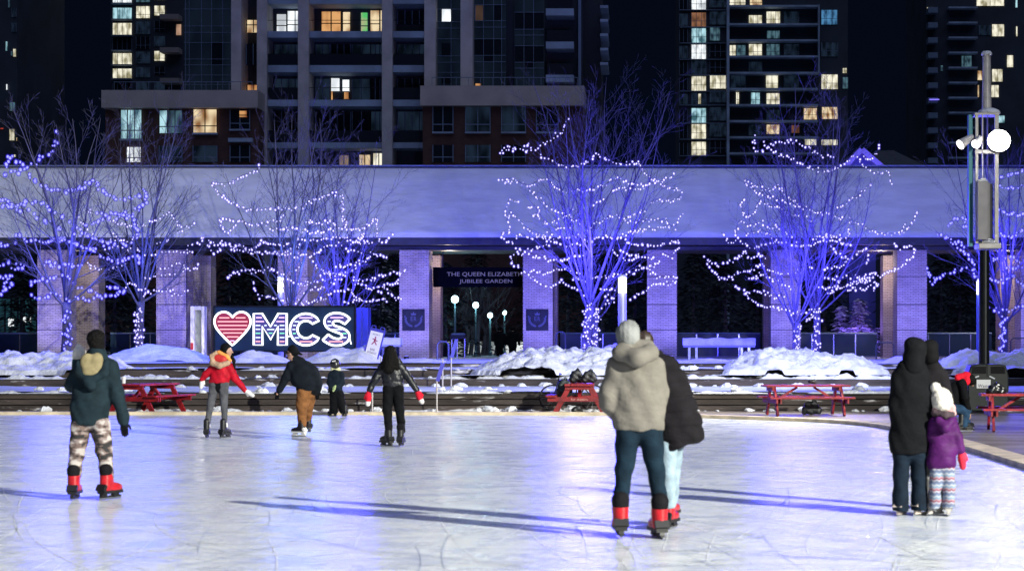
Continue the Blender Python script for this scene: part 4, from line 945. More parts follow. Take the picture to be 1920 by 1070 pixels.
# ---------------------------------------------------------------- neon heart sign
ND = 66.0
def nq(u, w): return Vector((pxx(340 + u / 5.0526, ND), ND - .07, pzz(560 + w / 5.0526, ND)))
ns = thing('neon_sign', (pxx(533, ND), ND, 1.1), 'long dark neon sign with a red striped heart and the letters MCS', 'neon sign')
a, b_ = nq(318, 490), nq(1640, 78)
NAVY = mat('sign_panel', (0.008, 0.022, 0.050), 0.3, var=0.3, scale=1.5)
MB().box(a.x, b_.x, ND - .02, ND + .12, a.z, b_.z).build('panel', NAVY, ns)
fr = MB(); t = .05
fr.box(a.x - t, a.x - .002, ND - .06, ND + .14, a.z - t, b_.z + t); fr.box(b_.x + .002, b_.x + t, ND - .06, ND + .14, a.z - t, b_.z + t)
fr.box(a.x, b_.x, ND - .06, ND + .14, b_.z + .002, b_.z + t); fr.box(a.x, b_.x, ND - .06, ND + .14, a.z - t, a.z - .002)
fr.build('frame', BLACKMETAL, ns)
for xx in (a.x + .06, (a.x + b_.x) / 2, b_.x): MB().box(xx - .035, xx + .035, ND + .0, ND + .09, .9, a.z - t - .002).build('leg', BLACKMETAL, ns)
N_WHITE = emat('neon_white', (0.93, 0.95, 1.0), 3.0, 'AUTO'); N_RED = emat('neon_red', (1.0, 0.40, 0.46), 1.9); N_PUR = emat('neon_purple', (0.78, 0.50, 1.0), 2.0)
N_GRN = emat('neon_green', (0.25, 1.0, 0.62), 1.4); N_BLU = emat('neon_blue', (0.62, 0.72, 1.0), 2.0)
def catm(pts, closed=True, n=6):
    out = []; m = len(pts)
    for i in range(m if closed else m - 1):
        p0, p1, p2, p3 = (Vector(pts[(i + k - 1) % m]) if closed else Vector(pts[min(max(i + k - 1, 0), m - 1)]) for k in range(4))
        for j in range(n):
            t = j / n; out.append(.5 * ((2 * p1) + (-p0 + p2) * t + (2 * p0 - 5 * p1 + 4 * p2 - p3) * t * t + (-p0 + 3 * p1 - 3 * p2 + p3) * t ** 3))
    if not closed: out.append(Vector(pts[-1]))
    return [(p.x, p.y) for p in out]
def neon(name, outline, bars, fill, tube_m=N_WHITE, r=.036):
    mb = MB(); mb.prism([(nq(u, w).x, nq(u, w).z) for u, w in outline], ND - .04, ND - .022)
    body = mb.build(name, fill, ns, origin=ns.location)
    tb = MB(); tb.tube([nq(u, w) for u, w in outline], r, 8, closed=True)
    tb.build('neon_tube', tube_m, body, origin=ns.location)
    for m, lst in bars:
        for u0, u1, w in lst:
            MB().tube([nq(u0, w) + Vector((0, -.0, 0)), nq(u1, w)], .021, 6).build('neon_bar', m, body, origin=ns.location)
H = [(487, 440), (410, 365), (345, 290), (320, 235), (322, 185), (345, 148), (385, 127), (425, 126), (462, 145), (489, 176), (517, 145), (556, 126), (598, 128), (635, 150), (656, 187), (658, 235), (632, 290), (566, 365)]
Hs = [H[0]] + catm(H[0:10], False, 4)[1:] + catm(H[9:] + [H[0]], False, 4)[1:-1]
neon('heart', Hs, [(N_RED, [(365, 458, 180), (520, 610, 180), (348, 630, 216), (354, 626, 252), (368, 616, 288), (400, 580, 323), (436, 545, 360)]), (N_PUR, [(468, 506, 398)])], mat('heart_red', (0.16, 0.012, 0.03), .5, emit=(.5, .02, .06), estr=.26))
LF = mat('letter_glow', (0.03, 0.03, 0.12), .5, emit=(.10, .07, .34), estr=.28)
M_ = [(690, 140), (770, 140), (848, 262), (922, 140), (1002, 140), (1002, 437), (918, 437), (918, 262), (850, 385), (772, 262), (772, 437), (690, 437)]
neon('letter', M_, [(N_PUR, [(712, 766, 178), (708, 786, 215), (928, 980, 178), (905, 980, 215)]), (N_BLU, [(708, 752, 252), (790, 812, 252), (882, 908, 252), (936, 980, 252), (816, 884, 290), (708, 752, 288), (936, 980, 288), (708, 752, 366), (936, 980, 366)]), (N_GRN, [(708, 752, 326), (936, 980, 326), (832, 866, 325)]), (N_RED, [(708, 752, 403), (936, 980, 403)])], LF)
def arc_(cx, cy, rx, ry, a0, a1, n=26): return [(cx + rx * math.cos(R(a0 + (a1 - a0) * i / n)), cy - ry * math.sin(R(a0 + (a1 - a0) * i / n))) for i in range(n + 1)]
C_ = arc_(1183, 290, 151, 150, 34, 326) + arc_(1183, 290, 80, 82, 320, 40)
neon('letter', C_, [(N_PUR, [(1122, 1246, 180)]), (N_BLU, [(1076, 1122, 216), (1062, 1090, 252), (1056, 1084, 290), (1078, 1120, 368)]), (N_GRN, [(1060, 1088, 328)]), (N_RED, [(1122, 1244, 405)])], LF)
S_ = catm([(1602, 186), (1551, 240)], False, 1) + catm([(1551, 240), (1505, 213), (1462, 209), (1438, 228), (1455, 253), (1525, 276), (1578, 310), (1596, 358), (1572, 408), (1510, 438), (1440, 440), (1385, 418), (1341, 390)], False, 4)[1:] + catm([(1395, 337), (1440, 368), (1492, 378), (1524, 362), (1512, 332), (1440, 304), (1384, 274), (1358, 222), (1374, 172), (1420, 142), (1480, 134), (1545, 148), (1602, 186)], False, 4)[:-1]
neon('letter', S_, [(N_PUR, [(1416, 1538, 178)]), (N_BLU, [(1388, 1420, 215), (1388, 1430, 252), (1432, 1528, 290), (1532, 1566, 366)]), (N_GRN, [(1528, 1568, 328)]), (N_RED, [(1402, 1534, 404)])], LF)
MB().tube([nq(1002, 355), nq(1030, 355)], .02, 6).tube([nq(1588, 330), nq(1600, 385), nq(1612, 430)], .02, 6).build('neon_wire', N_WHITE, ns)
# blue cabinet behind its right end, tall white frame at its left
cb = thing('storage_cabinet', (pxx(677, 71), 71, 1.1), 'tall blue cabinet with a pale edge, behind the right end of the neon sign', 'cabinet')
MB().box(pxx(667, 71), pxx(690, 71), 71, 71.8, 1.08, pzz(577, 71)).build('body', mat('cabinet_blue', (.012, .022, .11), .5, var=.2), cb, bevel=.01)
MB().box(pxx(663, 71), pxx(667, 71) - .003, 70.98, 71.8, 1.08, pzz(578, 71)).build('edge_panel', mat('pale_panel', (.35, .38, .55), .6), cb)
MB().box(pxx(678, 71), pxx(679, 71), 70.985, 70.998, 1.3, pzz(580, 71)).build('handle', STEEL, cb)
wf = thing('white_frame', (pxx(372, 80), 80, 1.1), 'narrow white frame with grey door panel, against the column left of the sign', 'frame')
b = MB(); X0, X1 = pxx(358, 80), pxx(384, 80); zt = pzz(574, 80)
b.box(X0, X0 + .17, 79.9, 80.4, 1.08, zt); b.box(X1 - .12, X1, 79.9, 80.4, 1.08, zt); b.box(X0 + .171, X1 - .121, 79.9, 80.4, zt - .16, zt)
b.build('surround', mat('white_frame_paint', (.75, .74, .70), .6, var=.1), wf)
MB().box(X0 + .172, X1 - .122, 80.2, 80.26, 1.08, zt - .162).build('door_panel', mat('door_grey', (.26, .29, .27), .5, var=.15), wf)
MB().box(X0 + .02, X0 + .13, 79.86, 79.897, 1.55, 1.85).build('red_notice', mat('notice_red', (.5, .03, .04), .6), wf)
light('frame_fill', 'POINT', (pxx(392, 80), 78.6, 2.2), 60, (1, .92, .75), size=.2)  # added fill without a fixture, warms the frame and the rear column
# leaning notice
ln = thing('leaning_notice', (pxx(697, 62.3), 62.3, 1.45), 'pale notice board tilted in the snow, with a small skater mark and lettering', 'sign')
nd = 62.3; W = .42; Hh = .80
MB().box(-.30, .30, 0, .035, -.1, 1.0).build('backing', mat('notice_back', (.05, .05, .40), .5), ln, origin=(0, 0, 0)).location = (0, 0, 0)
def local(mb, name, m, par): 
    o = mb.build(name, m, None, origin=(0, 0, 0)); o.parent = par; o.location = (0, 0, 0); return o
for ch in list(ln.children): bpy.data.objects.remove(ch)
bk = MB(); bk.box(-.27, .27, 0, .035, -.25, .86); bk.tube([(-.24, .018, .86), (-.22, .018, .94), (-.1, .018, .95), (-.08, .018, .86)], .018, 6); bk.tube([(.08, .018, .86), (.1, .018, .95), (.22, .018, .94), (.24, .018, .86)], .018, 6)
local(bk, 'backing', mat('notice_back', (.05, .05, .40), .5), ln)
pp = MB(); pp.box(-.225, .225, -.008, -.002, -.2, .76); local(pp, 'paper', mat('notice_paper', (.72, .70, .80), .7), ln)
INK = mat('ink', (.05, .03, .08), .7)
local(text_mb('RINK', .17, .085, (0, .13), -.012), 'lettering', INK, ln); local(text_mb('ENTRANCE', .33, .075, (0, .02), -.012), 'lettering', INK, ln); local(text_mb('WELCOME TO', .26, .05, (0, .66), -.012), 'lettering', INK, ln)
sk = MB(); sk.bar((0, -.012, .52), (0, -.012, .42), .06, .006, (0, 1, 0)); sk.bar((-.1, -.012, .5), (.1, -.012, .44), .03, .006, (0, 1, 0)); sk.bar((0, -.012, .42), (-.08, -.012, .3), .035, .006, (0, 1, 0)); sk.bar((0, -.012, .42), (.09, -.012, .31), .035, .006, (0, 1, 0)); sk.tube([(0, -.006, .56), (0, -.016, .56)], .03, 8)
local(sk, 'skater_mark', mat('mark_red', (.30, .02, .10), .7), ln)
ln.rotation_euler = (R(-6), R(13), R(-8))

# ---------------------------------------------------------------- lamps
def globe_lamp(px, py, d, lab, r, zb=1.1):
    top = PX(px, py, d); g = thing('park_lamp', (top.x, d, zb), lab, 'lamp', 'park lamps of the garden path')
    MB().tube([(top.x, d, zb - .05), (top.x, d, zb + .25), (top.x, d, zb + .3), (top.x, d, top.z - r)], [.12, .12, .07, .06], 10).build('post', mat('lamp_post_teal', (.07, .11, .12), .5, .4), g)
    MB().lathe([(r * .3, -r), (r * .8, -.7 * r), (r, 0), (r * .8, .7 * r), (r * .3, r)], top, 12).build('globe', emat('lamp_globe', (.62, .93, 1.0), 7), g, smooth=True)
    MB().lathe([(r * .5, r + .01), (r * .35, r + .08), (.02, r + .14)], top, 10).build('cap', BLACKMETAL, g)
    light('park_lamp_glow', 'POINT', (top.x, d - r - .15, top.z), 130, (.45, .88, 1.0), size=.15)
globe_lamp(853, 561, 98, 'tall park lamp with bright globe, nearest the left plaque column', .20)
globe_lamp(892, 572, 106, 'park lamp below the word JUBILEE, in front of a glowing bare tree', .18)
globe_lamp(919, 591, 116, 'shorter park lamp in the middle of the gateway', .17)
globe_lamp(946, 586, 125, 'faint park lamp beside the right edge of the gateway, above two walkers', .15)
bare_tree('garden_tree', 'pale bare tree lit from below behind the hanging sign', 897, 108, pzz(500, 108), 3.2, pzz(590, 108), .12, 91, zb=1.1, limbs=9, group=None)
def light_column(px, d, py0, py1, pyb, w, lab, m=None, zb=1.1):
    p = PX(px, py0, d); g = thing('light_column', (p.x, d, zb), lab, 'lamp'); r = w / 2 * d / F
    z1 = pzz(py1, d)
    MB().lathe([(r * 1.05, zb - .05 - z1), (r, zb + .1 - z1), (r, -.003)], (p.x, d, z1), 16).build('post', m or mat('column_paint', (.42, .42, .46), .45, .2), g, smooth=False)
    MB().lathe([(r * .98, 0), (r * .98, p.z - z1)], (p.x, d, z1), 16).build('lamp_glass', emat('column_glass', (1.0, .98, .96), 2.4), g)
    MB().lathe([(r * 1.08, 0.002), (r * 1.08, .05), (r * .4, .12)], (p.x, d, p.z), 16).build('cap', SNOW, g)
    light('column_glow', 'POINT', (p.x, d - r - .12, (p.z + z1) / 2), 25, (1, .96, .93), size=.1)
light_column(1167, 66, 521, 549, 680, 16, 'pale light column with a glowing top, above the grey beanie')
light_column(526, 74, 521, 548, 680, 11, 'light column with a glowing top half hidden among twigs behind the sign')
light_column(1834, 60, 528, 552, 690, 6, 'slim blue light column just left of the lamp pole', mat('blue_post', (.06, .10, .45), .5))

# the tall lamp pole at the right
def local_pole():
    d = POLE_D; x = pxx(1845, d); g = thing('lamp_pole', (x, d, -.01), 'tall lamp pole with floodlights, snow caps and a grey box, rising behind the waste bin', 'lamp pole')
    def z(py): return pzz(py, d)
    def X(px): return pxx(px, d)
    MB().lathe([(.22, 0), (.22, .06), (.14, .09), (.135, z(469))], (x, d, -.01), 20).build('lower_pole', BLACKMETAL, g, smooth=False)
    MB().box(X(1831), X(1873), d - .32, d + .32, z(467), z(457)).build('collar', GREYMETAL, g, bevel=.015)
    sn = MB(); sn.lathe([(.30, 0), (.28, .05), (.2, .1), (.08, .14)], (X(1852), d, z(457) + .002), 14); sn.build('snow_cap', SNOW, g, smooth=True)
    MB().box(X(1815), X(1823), d - .1, d + .1, z(462), z(216)).build('side_mast', mat('teal_mast', (.03, .16, .20), .4, .3), g)
    for a, c, dy in ((1826, 1831, -.2), (1838, 1840, -.22), (1853.5, 1855.5, .2), (1862, 1869, -.2)):
        MB().box(X(a), X(c), d + dy - .04, d + dy + .04, z(457) + .002, z(218)).build('rail', GREYMETAL, g)
    MB().box(X(1825), X(1870), d - .26, d - .245, z(290), z(283)).build('cross_plate', GREYMETAL, g)
    MB().box(X(1825), X(1870), d - .26, d + .26, z(218) + .002, z(214)).build('top_plate', GREYMETAL, g)
    bx = MB().box(X(1827), X(1846), d - .46, d - .265, z(451), z(343)).build('control_box', mat('box_grey', (.30, .29, .29), .5, var=.1), g, bevel=.012)
    MB().box(X(1846) + .003, X(1850), d - .42, d - .27, z(449), z(345)).build('box_side', mat('box_side_grey', (.22, .21, .21), .5), g)
    MB().prism([(X(1826), z(343) + .002), (X(1847), z(343) + .002), (X(1841), z(337)), (X(1835), z(336))], d - .46, d - .27).build('snow_cap', SNOW, g)
    MB().box(X(1853), X(1860), d - .1, d + .02, z(448), z(345)).build('dark_box', BLACKMETAL, g)
    MB().lathe([(.30, 0), (.30, .03), (.26, .09), (.15, .14), (.1, .15)], (X(1854), d, z(214) + .002), 18).build('dome_cap', SNOW, g, smooth=True)
    MB().lathe([(.125, 0), (.105, z(104) - z(206))], (X(1850), d, z(206)), 18).build('upper_pole', GREYMETAL, g, smooth=False)
    MB().lathe([(.14, 0), (.14, .05), (.1, .1)], (X(1850), d, z(104) + .002), 16).build('snow_cap', SNOW, g, smooth=True)
    def head(c, aimv, r, L, m, nm='floodlight'):
        a = Vector(aimv).normalized(); c = Vector(c)
        h = MB(); h.tube([c - a * L, c - a * L * .7, c - a * L * .1, c], [r * .45, r * .7, r * .95, r], 16)
        o = h.build(nm, GREYMETAL, g, origin=g.location)
        MB().tube([c + a * .003, c + a * .03], [r * .93, r * .9], 16).build('lens', m, o, origin=g.location)
        MB().tube([c - a * L * .7, c - a * L * .7 + Vector((0, .3, .0))], .025, 6).build('bracket', GREYMETAL, o, origin=g.location)
    hot = emat('flood_hot', (1.0, .98, .94), 60); warm = emat('flood_lens', (1.0, .95, .98), 5)
    head(LAMP_A, (-.25, -.8, -.35), .30, .45, hot); head(LAMP_B, (-.45, -.6, -.6), .125, .32, warm); head(LAMP_C, (-.82, -.28, -.55), .135, .42, warm)
local_pole()

# mast with the floodlight that throws the long shadows (stands outside the frame)
g = thing('flood_mast', (MAST[0], MAST[1], 0), 'tall steel mast carrying the rink floodlight, beyond the frame', 'lamp pole')
MB().tube([(MAST[0], MAST[1] - .6, 0), (MAST[0], MAST[1] - .6, MAST[2] + .4)], [.18, .1], 12).build('pole', GREYMETAL, g)
MB().box(MAST[0] - .4, MAST[0] + .4, MAST[1] - .55, MAST[1] - .3, MAST[2] - .3, MAST[2] + .3).build('floodlight', BLACKMETAL, g)

# ---------------------------------------------------------------- garden greenery behind the arcade
NEEDLE = mat('needles', (0.003, 0.008, 0.008), 0.9, col2=(0.009, 0.020, 0.020), scale=1.2)
NEEDLE_SNOW = mat('snowy_needles', (0.03, 0.03, 0.08), 0.8, col2=(0.55, 0.5, 0.8), scale=2.2)
def spruce(px, d, pyt, half, lab, m, seed, zb=1.1, n=900, group='dark evergreens of the garden'):
    rnd = random.Random(seed); x = pxx(px, d); zt = pzz(pyt, d); H = zt - zb
    g = thing('spruce_tree', (x, d, zb), lab, 'tree', group)
    MB().tube([(x, d, zb - .05), (x, d, zt - .2)], [.16, .03], 6).build('trunk', BARK, g)
    c = MB()
    for i in range(n):
        u = rnd.random() ** .8; zz = zb + .25 + (H - .25) * u; lay = .78 + .22 * math.sin(u * 34)
        rr = half * (1 - u) ** .9 * lay * rnd.uniform(.25, 1.05); a = rnd.uniform(0, 6.283)
        p = Vector((x + rr * math.cos(a), d + rr * math.sin(a), zz - .25 * rr)); s = rnd.uniform(.14, .34)
        o = Vector((math.cos(a), math.sin(a), -.35)); t_ = Vector((-math.sin(a), math.cos(a), rnd.uniform(-.3, .3)))
        c.add([p - t_ * s * .5, p + t_ * s * .5, p + o * s * 1.3 + t_ * s * .15, p + o * s * 1.3 - t_ * s * .15], [(0, 1, 2, 3)])
    c.build('crown', m, g)
k = 0
places = {40: 'behind the far-left railing', 215: 'between the two leftmost visible columns', 255: 'right behind the trunk in the violet mound', 430: 'behind the left end of the neon sign', 470: 'behind the heart of the neon sign', 610: 'behind the letters of the neon sign', 710: 'behind the pale notice board', 738: 'just left of the left plaque column', 835: 'left inside the gateway', 1065: 'behind the brilliant blue tree, left of it', 1130: 'behind the brilliant blue tree, right of it', 1190: 'behind the glowing light column', 1300: 'behind the snow-capped bench', 1360: 'above the right end of the snow-capped bench', 1420: 'left of the column behind the twin trees', 1545: 'between the twin trees and the violet spruces', 1765: 'right of the column behind the hooded adult', 1800: 'behind the lamp pole, on its left', 1895: 'behind the lamp pole, on its right'}
for px, lab in places.items():
    k += 1; dd = 97 + (k * 7) % 12
    spruce(px, dd, 452 + (k * 31) % 40, 2.6 + (k % 3) * .5, 'dark evergreen ' + lab, NEEDLE, 200 + k)
for k, px in enumerate(range(90, 1960, 112)):
    gx = px + (k * 37) % 40; gd = 140 if 790 < gx < 1040 else 110 + (k * 5) % 7
    spruce(gx, gd, 418 + (k * 13) % 22, 3.9, 'dark evergreen in the dense row behind the arcade', NEEDLE, 400 + k, n=1300, group='dense evergreen row behind the arcade')
spruce(1612, 95.5, 560, 1.15, 'small spruce dusted with violet-lit snow, left of the orange-tinted rear column', NEEDLE_SNOW, 301, n=500, group=None)
spruce(1578, 96.5, 572, .8, 'smaller violet-lit spruce beside the dusted one', NEEDLE_SNOW, 302, n=260, group=None)
vb = thing('snowy_shrub', (pxx(1600, 94.5), 94.5, 1.1), 'low shrub loaded with violet-lit snow along the railing', 'shrub')
rnd = random.Random(5); c = MB()
for i in range(420):
    p = Vector((pxx(rnd.uniform(1572, 1652), 94.5), 94.5 + rnd.uniform(-.5, .5), 1.3 + rnd.random() * 1.35)); s = rnd.uniform(.06, .16)
    c.add([p + Vector((-s, 0, 0)), p + Vector((0, -s, s * .3)), p + Vector((s, 0, 0)), p + Vector((0, s, s * .4))], [(0, 1, 2, 3)])
c.build('foliage', mat('shrub_snow', (.2, .18, .4), .8, col2=(.7, .68, .9), scale=3), vb)
light('violet_uplight', 'POINT', (pxx(1610, 93.4), 93.2, 2.6), 420, (.35, .2, 1.0), size=.3)
# a teal greenhouse wall and lit walls far behind, seen through the bays
tw = thing('glazed_annex', (pxx(30, 112), 112, 1.1), 'teal-lit glazed wall behind the far-left bay', 'building')
MB().box(pxx(-60, 112), pxx(76, 112), 112, 116, 1.1, pzz(560, 112)).build('wall', winmat('teal_wall', (.05, .20, .26), .30, (.01, .04, .06), .5), tw)
mm = MB()
for px in range(-50, 76, 12): mm.box(pxx(px, 112) - .05, pxx(px, 112) + .05, 111.9, 111.99, 1.1, pzz(562, 112))
mm.build('mullion', WALLDARK, tw)
for x0, x1, y0, y1 in ((17, 27, 597, 612), (44, 50, 594, 604), (54, 59, 595, 604)): MB().box(pxx(x0, 112), pxx(x1, 112), 111.84, 111.89, pzz(y1, 112), pzz(y0, 112)).build('lit_window', W_WHITE, tw)
fw = thing('far_wall', (pxx(900, 150), 150, 1.1), 'low bright building wall glimpsed between trunks beyond the gateway', 'building')
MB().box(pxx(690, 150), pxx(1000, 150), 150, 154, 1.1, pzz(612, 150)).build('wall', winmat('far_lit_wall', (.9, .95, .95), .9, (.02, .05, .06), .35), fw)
MB().box(pxx(685, 150), pxx(1005, 150), 149.6, 154.4, pzz(612, 150) + .003, pzz(606, 150)).build('roof', WALLDARK, fw)
for i, px in enumerate((845, 872, 882, 905, 912, 930)):
    b = MB(); xx = pxx(px, 118 + i); b.tube([(xx, 118 + i, 1.05), (xx + .2, 118 + i, 2.6), (xx + .5 * (-1) ** i, 118 + i, 4.6)], [.16, .12, .03], 7)
    o = thing('bare_tree', (xx, 118 + i, 1.1), 'dark bare trunk in silhouette inside the gateway', 'tree', 'silhouetted trunks in the gateway')
    b.build('trunk', BARK, o)
    b = MB(); rnd = random.Random(i)
    for q in range(14):
        z0 = rnd.uniform(2.2, 4.4); a = rnd.uniform(-1, 1); b.tube([(xx + .1, 118 + i, z0), (xx + .1 + a * .8, 118 + i + rnd.uniform(-.5, .5), z0 + .7), (xx + a * 1.5, 118 + i, z0 + 1.7)], [.05, .03, .008], 4)
    b.build('crown', BARK, o)

# ---------------------------------------------------------------- benches, hoops, posts
def snow_bench(px0, px1, d, pyt, lab):
    x0, x1 = pxx(px0, d), pxx(px1, d); zt = pzz(pyt, d); zb = 1.1
    g = thing('snow_bench', ((x0 + x1) / 2, d, zb), lab, 'bench')
    MB().box(x0, x1, d - .3, d + .3, zt - .42, zt - .34).build('board', mat('bench_board', (.3, .32, .36), .6), g)
    nb = 30; v = []
    for i in range(nb + 1):
        x = x0 - .02 + (x1 - x0 + .04) * i / nb; h = .30 + .05 * mnoise.noise(Vector((x * 2, d, 0)))
        for yy, q in ((-.33, 0), (-.33, .75), (-.2, 1), (.2, 1), (.33, .8), (.33, 0)): v.append((x, d + yy, zt - .338 + h * q))
    s = MB(); s.add(v, [(i * 6 + j, i * 6 + 6 + j, i * 6 + 7 + j, i * 6 + 1 + j) for i in range(nb) for j in range(5)] + [tuple(range(6)), tuple(nb * 6 + j for j in range(6))])
    s.build('snow_cover', SNOW, g)
    for xx in (x0 + .25, x0 + .55, x1 - .25, x1 - .55):
        MB().box(xx - .05, xx + .05, d - .2, d + .2, zb - .05, zt - .422).build('leg', STEEL, g)
snow_bench(1281, 1415, 76, 632, 'long bench capped with a slab of snow, behind the couple')
snow_bench(708, 752, 76, 631, 'short snow-capped bench between the notice board and the left plaque column')
def hoop(px0, px1, d, pyt, lab):
    x0, x1 = pxx(px0, d), pxx(px1, d); z = pzz(pyt, d); g = MB()
    g.tube([(x0, d, 1.05), (x0, d, z - .12), (x0 + .1, d, z), (x1 - .1, d, z), (x1, d, z - .12), (x1, d, 1.05)], .035, 8)
    tag(g.build('handrail', mat('dull_steel', (.10, .11, .13), .5, .4), origin=(x0, d, 1.1)), lab, 'handrail')
hoop(1643, 1676, 80, 642, 'bent steel handrail against the orange-tinted column')
hoop(1043, 1060, 78, 622, 'steel handrail right of the right plaque column')
hoop(820, 841, 72, 640, 'steel handrail just inside the gateway')
hoop(1895, 1925, 80, 634, 'steel handrail at the far right, by the brick column')
def post(px, d, pyt, zb, lab, flag=False):
    x = pxx(px, d); o = MB().tube([(x, d, zb), (x, d, pzz(pyt, d))], .022, 8)
    g = thing('barrier_post', (x, d, zb), lab, 'post'); o.build('pole', mat('post_paint', (.45, .42, .42), .5), g)
    if flag:
        b = MB(); b.bar((x + .02, d - .02, pzz(pyt + 2, d)), (x + .16, d - .02, pzz(pyt - 32, d)), .10, .03, (0, 1, 0)); b.build('sleeve', mat('blue_sleeve', (.08, .08, .55), .5), g)
post(698, 46.9, 735, -.01, 'thin pale post on the deck behind the skater in black')
post(819, 46.9, 712, -.01, 'thin post with a slanted blue sleeve, right of the skater in black', True)
post(830, 54.0, 672, .46, 'thin upright post on the upper step, second of the three below the gateway')
post(846, 54.3, 668, .46, 'thin post with a blue sleeve below the gateway, nearest the snow heap', True)
post(714, 55.1, 668, .46, 'thin post on the step behind the head of the skater in black')
# covered grill stand in the gateway
gr = thing('tray_stand', (pxx(857, 82), 82, 1.1), 'dark covered tray on thin legs standing in the gateway', 'stand')
MB().box(pxx(845, 82), pxx(873, 82), 81.7, 82.4, pzz(635, 82), pzz(629, 82)).build('tray', BLACKMETAL, gr, bevel=.03)
MB().box(pxx(846, 82), pxx(872, 82), 81.75, 82.35, pzz(629, 82) + .003, pzz(624, 82)).build('cover', mat('tarp', (.05, .08, .10), .5), gr, bevel=.06)
for px in (847, 857, 871): MB().tube([(pxx(px, 82), 82, 1.08), (pxx(px, 82), 82, pzz(635, 82) - .003)], .03).build('leg', STEEL, gr)

# ---------------------------------------------------------------- picnic tables
def picnic_table(px, d, rz, lab, L=1.85, sign=False):
    g = thing('picnic_table', (pxx(px, d), d, -.008), lab, 'picnic table', 'red picnic tables on the deck')
    t = MB()
    for i in range(5): y = -.37 + i * .148; t.box(-L / 2, L / 2, y + .004, y + .144, .70, .745)
    local(t, 'tabletop', REDPAINT, g)
    for sgn in (-1, 1):
        s = MB()
        for i in range(2): y = sgn * .70 + (i - 1) * .145; s.box(-L / 2, L / 2, y + .004, y + .141, .42, .46)
        local(s, 'seat', REDPAINT, g)
    for ex in (-L / 2 + .22, L / 2 - .22):
        for sgn in (-1, 1):
            b = MB(); b.bar((ex, sgn * .24, .698), (ex, sgn * .62, .0), .05, .12, (0, 1, 0)); local(b, 'leg', REDPAINT, g)
        b = MB(); b.box(ex + .03, ex + .07, -.80, .80, .305, .418); b.box(ex - .07, ex - .03, -.36, .36, .60, .698); 
        if ex < 0: b.box(ex - .07, ex - .03, -.80, .80, .305, .418)
        local(b, 'cross_beam', REDPAINT, g)
        b = MB(); b.bar((ex * .92, 0, .36), (ex * .25, 0, .69), .05, .08, (0, 1, 0)); local(b, 'brace', REDPAINT, g)
    if sign:
        local_text = MB(); x = -L / 2 + .15
        w = text_mb('for skaters', .42, .055, (0, .36), 0)
        # faint painted script on the end beam
        v = [(-L / 2 + .22 - .074, -px_, pz_) for px_, py_, pz_ in w.v]; m2 = MB(); m2.add(v, w.f); local(m2, 'lettering', mat('faint_script', (.62, .35, .30), .7), g)
    spin(g, rz); return g
picnic_table(277, 46.4, 72, 'red picnic table half hidden by the man in camouflage trousers, a cup on it')
picnic_table(1087, 46.35, 91, 'red picnic table seen end-on, piled with dark bags', sign=True)
picnic_table(1510, 44.6, 8, 'red picnic table seen side-on with a small dark bag on top', 2.1)
picnic_table(1932, 36.4, -6, 'red picnic table cut off by the right edge, beside the bending person', 2.0)
def bag(px, d, py0, w, h, dep, lab, m, seed, name='bag', strap=True):
    rnd = random.Random(seed); x = pxx(px, d); z0 = pzz(py0, d); g = thing(name, (x, d, z0), lab, 'bag')
    pr = [(-w * .3, 0, h * .3, h * .28, w * .3, 0, h * .3, h * .28, 1, dep), (-w * .2, 0, h * .62, h * .26, w * .18, 0, h * .6, h * .24, 1, dep), (w * .05, 0, h * .8, h * .16, w * .15, 0, h * .82, h * .12, 1, dep), (-w * .32, -.03, h * .28, h * .22, -w * .25, -.03, h * .3, h * .25, 1, dep)]
    sdf_obj('body', pr, m, g, .014, .05, lambda X, Y, Zz: .012 * np.sin(X * 31 + Zz * 17 + seed) * np.cos(Zz * 27 + Y * 21))
    if strap: local(MB().tube([(w * .0, -.02, h * .9), (w * .08, -.06, h * 1.04), (w * .2, -.05, h * .98), (w * .22, -.03, h * .8)], .014, 6), 'strap', BLACKMETAL, g)
    return g
BAGM = mat('black_nylon', (.010, .012, .016), .45, var=.4, scale=8, bump=.4, bscale=25)
bag(1081, 46.55, 717.5, .30, .36, .8, 'black boxy bag standing on the end-on picnic table', BAGM, 1)
bag(1105, 46.35, 717.5, .38, .34, .8, 'black backpack slumped on the end-on picnic table', BAGM, 2, 'backpack')
bag(1058, 46.0, 745, .26, .50, .8, 'dark green-black bag on the near bench of the end-on picnic table', mat('dark_green_nylon', (.012, .022, .024), .5, var=.3), 3)
bag(1524, 44.7, 718.5, .30, .10, 1.2, 'small flat dark bag on the side-on picnic table', BAGM, 4, strap=False)
bag(1522, 44.9, 777.0, .50, .36, .8, 'bulky black bag under the side-on picnic table', BAGM, 5)
bag(1082, 46.1, 773, .34, .17, .9, 'black skate bag on the ground under the end-on picnic table', BAGM, 6, strap=False)
bag(1868, 36.3, 741, .42, .26, .8, 'shiny black bin bag on the table at the right edge', mat('shiny_black', (.008, .009, .011), .18, var=.3), 7, 'rubbish_bag', False)
cp = thing('paper_cup', (pxx(232, 46.2), 46.2, .737), 'white paper cup on the left picnic table', 'cup')
MB().lathe([(.04, 0), (.052, .15)], (pxx(232, 46.2), 46.2, .74), 14).build('cup', mat('cup_white', (.8, .8, .8), .5), cp)
MB().lathe([(.055, 0), (.055, .015), (.045, .025)], (pxx(232, 46.2), 46.2, .892), 14).build('lid', mat('cup_lid', (.85, .85, .85), .4), cp)

